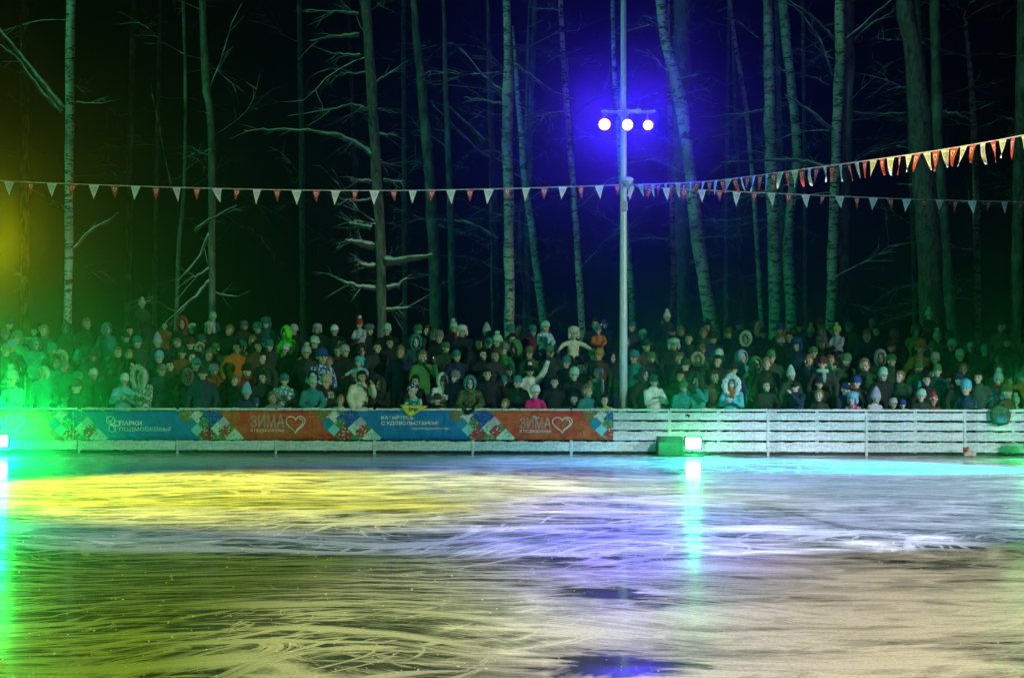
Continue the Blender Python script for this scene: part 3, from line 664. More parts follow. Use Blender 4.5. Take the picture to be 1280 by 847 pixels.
def zone(x):
    return next(t for l_, t in ((200, 'at far left'), (420, 'left of snowy conifer'), (640, 'right of snowy conifer'), (780, 'left of lamp pole'), (900, 'right of lamp pole'), (1040, 'left of V branched birch'), (1165, 'right of V branched birch'), (9999, 'right of thickest pine')) if x < l_)
rs = random.Random(5)
dim = []
for i in range(15):                                     # the wood goes on behind
    Y = rs.uniform(62, 95); x = rs.uniform(-60, 1340); k = rs.choice(('pine', 'alder')); wd = rs.uniform(.16, .36)*F/Y; ln = rs.uniform(-14, 14)
    dim.append((x, tree(k, Y, [(x-ln, 0, wd*.7), (x-ln*.4, 200, wd*.9), (x, 400, wd)], (), f"dim {dict(pine='brown', alder='grey', birch='pale')[k]} trunk deep in the wood {zone(x)}", 'dim trunks deep in the wood', ntw=5, topz=rs.uniform(17, 22))))
bylab = {}
for x, t in sorted(dim, key=lambda q: q[0]): bylab.setdefault(t['label'], []).append(t)
for lb, ts in bylab.items():
    for w_, t in zip(('leftmost', 'second', 'third', 'fourth', 'fifth', 'sixth'), ts):
        if len(ts) > 1: t['label'] = w_ + ' ' + lb + ('' if w_ == 'leftmost' else ' counting from left')

# ------------------------------------------------------------------ people
SK = [(.55, .38, .29), (.6, .42, .33), (.5, .34, .25), (.62, .45, .37)]
HC = {'black': (.014, .015, .016), 'charcoal': (.04, .042, .045), 'grey': (.2, .21, .22), 'palegrey': (.48, .5, .52), 'white': (.8, .82, .82), 'cream': (.68, .64, .5), 'beige': (.5, .44, .34),
      'navy': (.015, .025, .08), 'blue': (.02, .07, .35), 'lightblue': (.22, .5, .72), 'cyan': (.08, .5, .62), 'teal': (.03, .25, .26), 'darkteal': (.015, .09, .09), 'mint': (.4, .68, .55), 'green': (.06, .25, .07),
      'darkgreen': (.02, .06, .03), 'neon': (.16, .85, .03), 'olive': (.13, .15, .04), 'lime': (.42, .55, .1), 'mustard': (.42, .28, .03), 'orange': (.6, .17, .02), 'rust': (.3, .07, .02), 'brown': (.09, .05, .03), 'red': (.5, .03, .03),
      'pink': (.8, .02, .22), 'lilac': (.5, .42, .62), 'maroon': (.16, .02, .03), 'darkhair': (.02, .014, .01), 'fairhair': (.25, .16, .07)}
WORD = {'palegrey': 'pale grey', 'lightblue': 'light blue', 'darkteal': 'dark teal', 'darkgreen': 'dark green', 'neon': 'neon green', 'pink': 'hot pink', 'mustard': 'mustard yellow'}
def word(c): return WORD.get(c, c)
ARMS = {'stand': [((.285, .04, 1.13), (.285, -.08, .9))]*2,
        'lean': [((.27, -.14, 1.14), (.07, -.36, 1.03)), ((.27, -.14, 1.12), (.12, -.38, 1.02))],
        'clasp': [((.25, -.1, 1.12), (.05, -.27, 1.24)), ((.25, -.1, 1.12), (.06, -.28, 1.19))],
        'phone': [((.25, -.2, 1.2), (.1, -.36, 1.46)), ((.255, .0, 1.13), (.22, -.12, .93))],
        'raise': [((.33, -.1, 1.62), (.38, -.2, 1.86)), ((.25, .0, 1.13), (.22, -.12, .93))],
        'ride': [((.24, -.14, 1.17), (.1, -.3, 1.08)), ((.24, -.14, 1.17), (.1, -.3, 1.1))],
        'wide': [((.36, -.06, 1.3), (.5, -.2, 1.2)), ((.36, -.06, 1.3), (.5, -.2, 1.18))]}
PROTO = {}
def hand(mb, wr, dr, palm, k=1.0):
    dr = dr.normalized(); palm = (palm-dr*palm.dot(dr)).normalized(); sd = dr.cross(palm); wr = Vector(wr)
    a = wr+dr*.045*k; mb.cap(wr, wr+dr*.02, .026*k, .03*k, 0, 1); mb.cap(a-sd*.022*k, a+sd*.022*k, .02*k, .02*k, 0, 1); mb.cap(a-sd*.026*k+dr*.03*k, a+sd*.026*k+dr*.03*k, .016*k, .016*k, 0, 1)
    for i, L in enumerate((.06, .07, .066, .052)):
        f0 = a+dr*.035*k+sd*(-.03+.02*i)*k; f1 = f0+(dr*.85+palm*.35)*L*.5*k; f2 = f1+(dr*.3+palm*.9)*L*.5*k
        mb.cap(f0, f1, .0098*k, .009*k, 0, 1); mb.cap(f1, f2, .009*k, .0075*k, 0, 1)
    t0 = wr+dr*.03*k+sd*-.028*k; t1 = t0+(-sd*.75+dr*.6+palm*.3)*.035*k; t2 = t1+(dr*.9+palm*.4-sd*.1)*.03*k
    mb.cap(t0, t1, .013*k, .011*k, 0, 1); mb.cap(t1, t2, .011*k, .009*k, 0, 1)
def proto(pose, child):
    key = (pose, child)
    if key in PROTO: return PROTO[key]
    hs = 1.32 if child else 1.0; ride = pose in ('ride', 'wide')
    cy = -.1 if pose == 'lean' else 0
    neck = Vector((0, cy*1.15-.01, 1.455)); hd = neck+Vector((0, -.025, .135*hs))
    hips = [(sx*.09, 0, .92) for sx in (1, -1)]
    if ride: knees = [(sx*.15, -.36, .9) for sx in (1, -1)]; ank = [(sx*.15, -.36, .5) for sx in (1, -1)]
    else: knees = [(sx*.1, -.01, .5) for sx in (1, -1)]; ank = [(sx*.105, .03, .09) for sx in (1, -1)]
    arms = []
    for sx, (e, wv) in zip((1, -1), ARMS[pose]):
        sh = Vector((sx*.185, cy, 1.39)); e = Vector((sx*e[0], e[1]+cy, e[2])); wv = Vector((sx*wv[0], wv[1]+cy, wv[2])); arms.append((sx, sh, e, wv))
    # body: one continuous surface
    b = MB()
    b.ball(hd+Vector((0, .012, .025))*hs, (.079*hs, .097*hs, .1*hs), 0, 3); b.ball(hd+Vector((0, -.025, -.055))*hs, (.058*hs, .066*hs, .058*hs), 0, 3); b.ball(hd+Vector((0, -.068, -.098))*hs, (.026*hs, .022*hs, .018*hs))
    b.cap(hd+Vector((0, -.088, .018))*hs, hd+Vector((0, -.105, -.018))*hs, .011*hs, .017*hs); b.cap(hd+Vector((-.03, -.08, .034))*hs, hd+Vector((.03, -.08, .034))*hs, .014*hs, .014*hs)
    for sx in (1, -1):
        b.ball(hd+Vector((sx*.083, .01, -.01))*hs, (.013*hs, .022*hs, .033*hs)); b.ball(hd+Vector((sx*.04, -.062, -.022))*hs, .026*hs)
    b.cap(hd+Vector((-.018, -.082, -.062))*hs, hd+Vector((.018, -.082, -.062))*hs, .011*hs, .011*hs)
    b.cap(neck-Vector((0, -.01, .06)), hd+Vector((0, .015, -.05)), .056, .052*hs)
    b.ball((0, cy*.8, 1.27), (.15, .105, .2), 0, 3); b.cap((0, cy*.3, 1.0), (0, cy*.7, 1.2), .125, .12); b.cap(arms[0][1]-Vector((.02, 0, .05)), arms[1][1]-Vector((-.02, 0, .05)), .045, .045)
    for sx, sh, e, wv in arms: b.cap(sh-Vector((0, 0, .05)), e, .045, .042); b.cap(e, wv, .041, .029); hand(b, wv, (wv-e), Vector((-sx*.6, -.3, -.6)) if pose != 'phone' else Vector((-sx, -.2, .2)))
    for h, kn, an in zip(hips, knees, ank): b.cap(h, kn, .085, .055); b.cap(kn, an, .053, .038); b.cap(an, (an[0]*1.05, an[1]-.14, an[2]-.05), .036, .03)
    body = remesh(b, 'person', .0095, .34, 2)
    for m in ('skin', 'eye', 'lip', 'brow'): body.materials.append(M[m])
    for p in body.polygons:
        c = p.center-hd; c = c/hs
        if c.y < -.04:
            if min((c-Vector((s*.033, -.078, .008))).length for s in (1, -1)) < .0125: p.material_index = 1
            elif abs(c.z+.062) < .0085 and abs(c.x) < .025 and c.y < -.07: p.material_index = 2
            elif abs(c.z-.036) < .007 and .012 < abs(c.x) < .05: p.material_index = 3
    # jacket
    b = MB(); b.ball((0, cy*.75, 1.2), (.19, .15, .25), 0, 3); b.ball((0, cy*.35, .98), (.19, .165, .2), 0, 3); b.ball((0, 0, .84), (.185, .16, .1), 0, 3); b.cap((-.05, cy, 1.43), (.05, cy, 1.43), .07, .07)
    b.cap(arms[0][1]-Vector((.01, 0, .03)), arms[1][1]-Vector((-.01, 0, .03)), .075, .075); b.lathe([(.1, -.06), (.095, 0), (.088, .03), (.06, .032)], 20, 0, neck+Vector((0, .005, -.005)))
    for sx, sh, e, wv in arms:
        b.cap(sh-Vector((0, 0, .025)), e, .078, .07); b.cap(e, e.lerp(wv, .9), .069, .052); q = e.lerp(wv, .93); b.cap(e.lerp(wv, .86), q, .056, .05)
    jac = remesh(b, 'jacket', .021, .5, 3)
    b = MB()
    for h, kn, an in zip(hips, knees, ank): b.cap((h[0], h[1], h[2]-.02), kn, .1, .075); b.cap(kn, (an[0], an[1], an[2]+.06), .073, .06)
    b.ball((0, 0, .92), (.17, .13, .12)); tro = remesh(b, 'trousers', .03, .5, 2)
    b = MB()
    for an in ank:
        b.cap((an[0], an[1], an[2]+.12), (an[0], an[1], an[2]), .062, .06); b.cap(an, (an[0]*1.08, an[1]-.14, an[2]-.03), .055, .045); b.box((an[0]*1.04, an[1]-.06, an[2]-.075), (.1, .3, .03))
    boo = remesh(b, 'boots', .02, .5, 2)
    b = MB(); gl = []
    for sx, sh, e, wv in arms:
        b = MB(); d = (wv-e).normalized(); hand(b, wv, wv-e, Vector((-sx*.6, -.3, -.6)) if pose != 'phone' else Vector((-sx, -.2, .2)), 1.18); b.cap(wv-d*.05, wv+d*.01, .043, .036)
        gl.append(remesh(b, 'glove', .0075, .3, 1))
    PROTO[key] = (body, jac, tro, boo, gl, hd, hs); return PROTO[key]
# headwear, built round the head's centre
def hat_beanie():
    b = MB(); n = 36; prof = [(.092, .018), (.109, .014), (.113, .035), (.111, .058), (.102, .064), (.103, .09), (.092, .122), (.066, .146), (.03, .157), (.004, .158)]
    vs = []; fs = []
    for i, (r, z) in enumerate(prof):
        for k in range(n):
            a = 2*math.pi*k/n; rr = r*(1+(.02 if k % 2 else -.01)); vs.append((rr*math.cos(a)*.9, rr*math.sin(a)*1.08+.012, z+.012*math.sin(a)*-.8))
    for i in range(len(prof)-1):
        for k in range(n): fs.append((i*n+k, i*n+(k+1) % n, (i+1)*n+(k+1) % n, (i+1)*n+k))
    fs.append(tuple(range((len(prof)-1)*n, len(prof)*n))); b.add(vs, fs)
    return b.me('beanie', True)
def rough_ball(r, seed, amp=.16, sub=3):
    bm = bmesh.new(); bmesh.ops.create_icosphere(bm, subdivisions=sub, radius=1); random.seed(seed)
    for v in bm.verts: v.co = Vector((v.co.x*r[0], v.co.y*r[1], v.co.z*r[2]))*(1+random.uniform(-amp, amp))
    me = bpy.data.meshes.new('pompom'); bm.to_mesh(me); bm.free(); return me
def shell(r, keep, thick, c=(0, 0, 0)):
    bm = bmesh.new(); bmesh.ops.create_uvsphere(bm, u_segments=32, v_segments=22, radius=1)
    bmesh.ops.delete(bm, geom=[f for f in bm.faces if not keep(f.calc_center_median())], context='FACES')
    for v in bm.verts: v.co = Vector((v.co.x*r[0]+c[0], v.co.y*r[1]+c[1], v.co.z*r[2]+c[2]))*(1+random.uniform(-.012, .012))
    me = bpy.data.meshes.new('shell'); bm.to_mesh(me); bm.free(); o = obj('shell', me)
    m = o.modifiers.new('s', 'SOLIDIFY'); m.thickness = thick; m.offset = 1
    r_ = baked(o); bpy.data.objects.remove(o); r_.polygons.foreach_set('use_smooth', [True]*len(r_.polygons)); return r_
random.seed(11)
def face_hole(d, w=.62): return not (d.y < -.2 and (d.x/w)**2+((d.z+.12)/.78)**2 < 1)
HOOD = shell((.125, .135, .17), lambda d: face_hole(d, .68) and d.z > -.96, .016, (0, .012, .01))
HAIR = shell((.092, .112, .125), lambda d: d.z > .42 or (d.y > -.25 and d.z > -.85), .012, (0, .012, .02))
def fur_ring(w, h, th, n=44):
    b = MB(); vs = []; fs = []; k = 8
    for i in range(n):
        a = 2*math.pi*i/n; c = Vector((w*math.cos(a), -.075-.02*math.sin(a), -.012+h*math.sin(a))); rd = Vector((math.cos(a), 0, math.sin(a)))
        for j in range(k):
            t = 2*math.pi*j/k; vs.append(c+(rd*math.cos(t)+Vector((0, 1, 0))*math.sin(t))*th*random.uniform(.7, 1.45))
    for i in range(n):
        for j in range(k): fs.append((i*k+j, ((i+1) % n)*k+j, ((i+1) % n)*k+(j+1) % k, i*k+(j+1) % k))
    b.add(vs, fs); return b.me('fur_trim')
FURRING = fur_ring(.108, .145, .034); BIGFUR = fur_ring(.15, .185, .05)
def hat_cap():
    b = MB(); b.add(*[(lambda m: ([v.co.copy() for v in m.vertices], [tuple(p.vertices) for p in m.polygons]))(shell((.1, .118, .125), lambda d: d.z > .14, .008, (0, .01, .02)))][0])
    vs = []; fs = []
    for i in range(11):
        a = R(-160+14*i); vs += [(.09*math.cos(a), .1*math.sin(a), .04), (.1*math.cos(a), .1*math.sin(a)-.075*max(0, -math.sin(a)), .028), (.1*math.cos(a), .1*math.sin(a)-.075*max(0, -math.sin(a)), .02), (.09*math.cos(a), .1*math.sin(a), .03)]
    for i in range(10):
        for k in range(4): fs.append((i*4+k, (i+1)*4+k, (i+1)*4+(k+1) % 4, i*4+(k+1) % 4))
    b.add(vs, fs); return b.me('cap', True)
def hat_cone():
    b = MB(); b.lathe([(.096, .0), (.108, .02), (.1, .07), (.08, .14), (.045, .21), (.012, .25)], 26, 0, (0, .01, 0)); return b.me('pointed_hat', True)
HATS = {'beanie': hat_beanie(), 'pompom': None, 'hood': HOOD, 'hair': HAIR, 'cap': hat_cap(), 'cone': hat_cone(), 'furhat': None, 'furhood': HOOD, 'bigfur': HOOD, 'ears': None}
POM = rough_ball((.05, .05, .05), 3)
bmf = MB(); m_ = rough_ball((.125, .135, .085), 4, .1); bmf.add([v.co+Vector((0, .012, .09)) for v in m_.vertices], [tuple(p.vertices) for p in m_.polygons])
for s in (-1, 1): m_ = rough_ball((.035, .05, .085), 5+s, .12, 2); bmf.add([v.co+Vector((s*.1, .005, -.01)) for v in m_.vertices], [tuple(p.vertices) for p in m_.polygons])
HATS['furhat'] = bmf.me('fur_hat', True)
be = MB(); m_ = HATS['beanie']; be.add([v.co for v in m_.vertices], [tuple(p.vertices) for p in m_.polygons])
for s in (-1, 1): be.ball((s*.075, .01, .16), (.036, .022, .04))
HATS['ears'] = be.me('bear_ear_hat', True)
SCARF = MB(); SCARF.lathe([(.085, -.05), (.12, -.04), (.13, -.005), (.118, .03), (.08, .035)], 22); SCARF.box((.05, -.125, -.14), (.075, .03, .22), 0, None, .01); SCARF_ME = SCARF.me('scarf', True)
HNAME = {'beanie': 'beanie', 'pompom': 'pompom hat', 'hood': 'hood', 'hair': 'bare head', 'cap': 'cap', 'cone': 'pointed hat', 'furhat': 'fur hat', 'furhood': 'fur trimmed hood', 'bigfur': 'big fur hood', 'ears': 'bear ear hat'}
PARTNAME = {'beanie': 'hat', 'pompom': 'hat', 'hood': 'hood', 'hair': 'hair', 'cap': 'cap', 'cone': 'hat', 'furhat': 'hat', 'furhood': 'hood', 'bigfur': 'hood', 'ears': 'hat'}
for m_ in set(HATS.values()) | {POM, FURRING, BIGFUR, SCARF_ME}:
    if m_ and not m_.materials: m_.materials.append(M['knit'])
def dress(o, mat):
    o.material_slots[0].link = 'OBJECT'; o.material_slots[0].material = M[mat]; return o
PLACED = []
def person(x, y, hat, hc, coat, pose, extra, label):
    """x, y: the head in the photo; the depth follows from a plausible height and the slope of the bank."""
    rnd = random.Random(int(x*31+y*7)); ex = dict(e.split('=') if '=' in e else (e, '1') for e in extra)
    ride = pose in ('ride', 'wide'); child = ride or 'kid' in ex
    def solve(hh, dmin=.42):
        lo, hi = dmin, 11.5
        def f(d):
            Y = 36+d-.0; X = (x-CX)/F*Y; Y = fence_y(X)+d; X = (x-CX)/F*Y
            return CY-(ground_z(X, Y)+hh-CH)*F/Y-y, X, Y
        if f(lo)[0] < 0: return None, f(lo)
        for _ in range(40):
            m = (lo+hi)/2
            if f(m)[0] > 0: lo = m
            else: hi = m
        return lo, f(lo)
    if ride:
        car = 26 if 'held' not in ex else 12
        d, (_, X, Y) = solve(1.6+(.0 if y > 385 else .0)) if False else (None, (0, 0, 0))
        best = None
        hh = 1.6; yy = y+car; x0, y0 = x, y
        lo, hi = .42, 11.5
        for _ in range(40):
            m = (lo+hi)/2; Y = 36+m; X = (x-CX)/F*Y; Y = fence_y(X)+m; X = (x-CX)/F*Y
            if CY-(ground_z(X, Y)+hh-CH)*F/Y-yy > 0: lo = m
            else: hi = m
        d = lo; k = float(ex.get('k', .62)); zc = CH-(y-CY)/F*Y
        pr = proto(pose, True); root_z = zc-(pr[5].z+.02)*k; PLACED.append((X, Y))
    else:
        near = float(ex.get('d', 0)); best = None
        for t in range(24):
            hh = rnd.uniform(1.48, 1.68); d, (e, X, Y) = solve(hh)
            if d is None: break
            s = min([math.hypot(X-a, Y-b) for a, b in PLACED] or [9]); s = min(s, .6)
            if best is None or s > best[0]: best = (s, hh, d, X, Y)
        if best is None or near or 'kid' in ex:                      # someone right at the boards: height follows from the picture
            d = near or (.38 if 'kid' in ex else .5)
            for _ in range(3): Y = fence_y((x-CX)/F*(36+d))+d
            X = (x-CX)/F*Y
            while near < 2 and d < 1.5 and PLACED and min(math.hypot(X-a, (Y-b)*1.1) for a, b in PLACED) < .33:
                d += .1; Y = fence_y(X)+d; X = (x-CX)/F*Y
            hh = CH-(y-CY)/F*Y-ground_z(X, Y)
        else: _, hh, d, X, Y = best
        PLACED.append((X, Y)); child = child or hh < 1.36
        pr = proto(pose, child); root_z = ground_z(X, Y); k = hh/(pr[5].z+.02)
    body, jac, tro, boo, gl, hd, hs = pr
    root = obj('person', body, None, None, (X, Y, root_z)); root.color = (*rnd.choice(SK), 1); root.scale = (k, k, k)
    turn = float(ex['turn']) if 'turn' in ex else rnd.uniform(-42, 42)
    root.rotation_euler = (rnd.uniform(-.05, .07), rnd.uniform(-.06, .06), R(turn)+math.atan2(X, Y)*-.6)
    tag(root, label, 'person', 'spectators watching from behind the fence'); root['d'] = d
    cm = ex.get('mat') or rnd.choice(('cloth', 'quilt', 'quilt'))
    j = obj('jacket', jac, root); j.color = (*HC[coat], 1)
    for me_, m0 in ((jac, 'cloth'), (tro, 'cloth'), (boo, 'cloth')):
        if not me_.materials: me_.materials.append(M[m0])
    dress(j, cm)
    o = obj('trousers', tro, root); o.color = (*HC[ex.get('legs', rnd.choice(('black', 'navy', 'charcoal', 'black')))], 1)
    o = obj('boots', boo, root); o.color = (*HC[rnd.choice(('black', 'brown', 'charcoal'))], 1)
    gc = ex.get('glove', rnd.choice(('black', 'charcoal', 'navy', 'black', 'maroon', 'grey')))
    if gc != 'none':
        for g in gl:
            if not g.materials: g.materials.append(M['knit'])
            o = obj('glove', g, root); o.color = (*HC[gc], 1)
    tilt = rnd.uniform(-.1, .1)
    kind = 'beanie' if hat == 'pompom' else hat
    h = obj(PARTNAME[hat], HATS[kind], root, None, hd); h.scale = [hs*rnd.uniform(.97, 1.12), hs*rnd.uniform(.98, 1.1), hs*rnd.uniform(.95, 1.22)]; h.color = (*HC[hc if hat != 'hair' else hc], 1); h.rotation_euler = (rnd.uniform(-.06, .08), tilt*.5, 0)
    dress(h, 'cloth' if hat in ('hood', 'furhood', 'bigfur', 'cap', 'hair') else ex.get('hmat', rnd.choice(('knit', 'knit', 'fleck' if 'hf' in ex else 'knit'))))
    if hat == 'pompom': o = obj('pompom', POM, h, None, (0, .01, .19)); o.color = (*HC[ex.get('pom', hc)], 1)
    if hat in ('furhood', 'bigfur'): o = obj('fur_trim', FURRING if hat == 'furhood' else BIGFUR, h); o.color = (*HC[ex.get('fur', 'beige')], 1)
    if 'scarf' in ex: o = obj('scarf', SCARF_ME, root, None, (0, hd.y*.8, 1.46)); o.color = (*HC[ex['scarf']], 1)
    if 'glasses' in ex:
        b = MB()
        for s in (-1, 1): b.ball(hd+Vector((s*.034, -.098, .006))*hs, (.028*hs, .012*hs, .02*hs))
        b.tube([hd+Vector((-.03, -.1, .01))*hs, hd+Vector((.03, -.1, .01))*hs], .005, 5); obj('goggles', b.me('goggles'), root, M['black'])
    if 'strap' in ex:
        b = MB(); b.tube([(.1, -.135, 1.36), (.105, -.168, 1.22), (.11, -.172, 1.05), (.12, -.165, .9)], .012, 6); obj('backpack_strap', b.me('backpack_strap'), root, M['black'])
    if 'phone' in ex:
        mw = Matrix.Translation(root.location) @ Matrix.Rotation(root.rotation_euler.z, 4, 'Z') @ Matrix.Scale(k, 4)
        p = mw @ Vector((.06, -.44, 1.53)); ph = empty('smartphone', p, root.rotation_euler.z+R(90) if False else root.rotation_euler.z)
        tag(ph, ex['phone'].replace('_', ' '), 'phone', 'phones held up by spectators')
        b = MB(); b.box((0, 0, 0), (.075, .009, .155), 0, None, .004); obj('phone_body', b.me('phone_body'), ph, M['black'])
        b = MB(); b.box((0, .0052, 0), (.067, .001, .14)); obj('screen', b.me('screen'), ph, M['screen'])
        b = MB(); b.lathe([(.007, 0), (.006, .003)], 10); mm = b.me('camera_light'); mm.transform(Matrix.Translation((-.02, -.0046, .055)) @ Matrix.Rotation(R(90), 4, 'X')); obj('camera_light', mm, ph, M['screen'])
    return root, (X, Y, d)
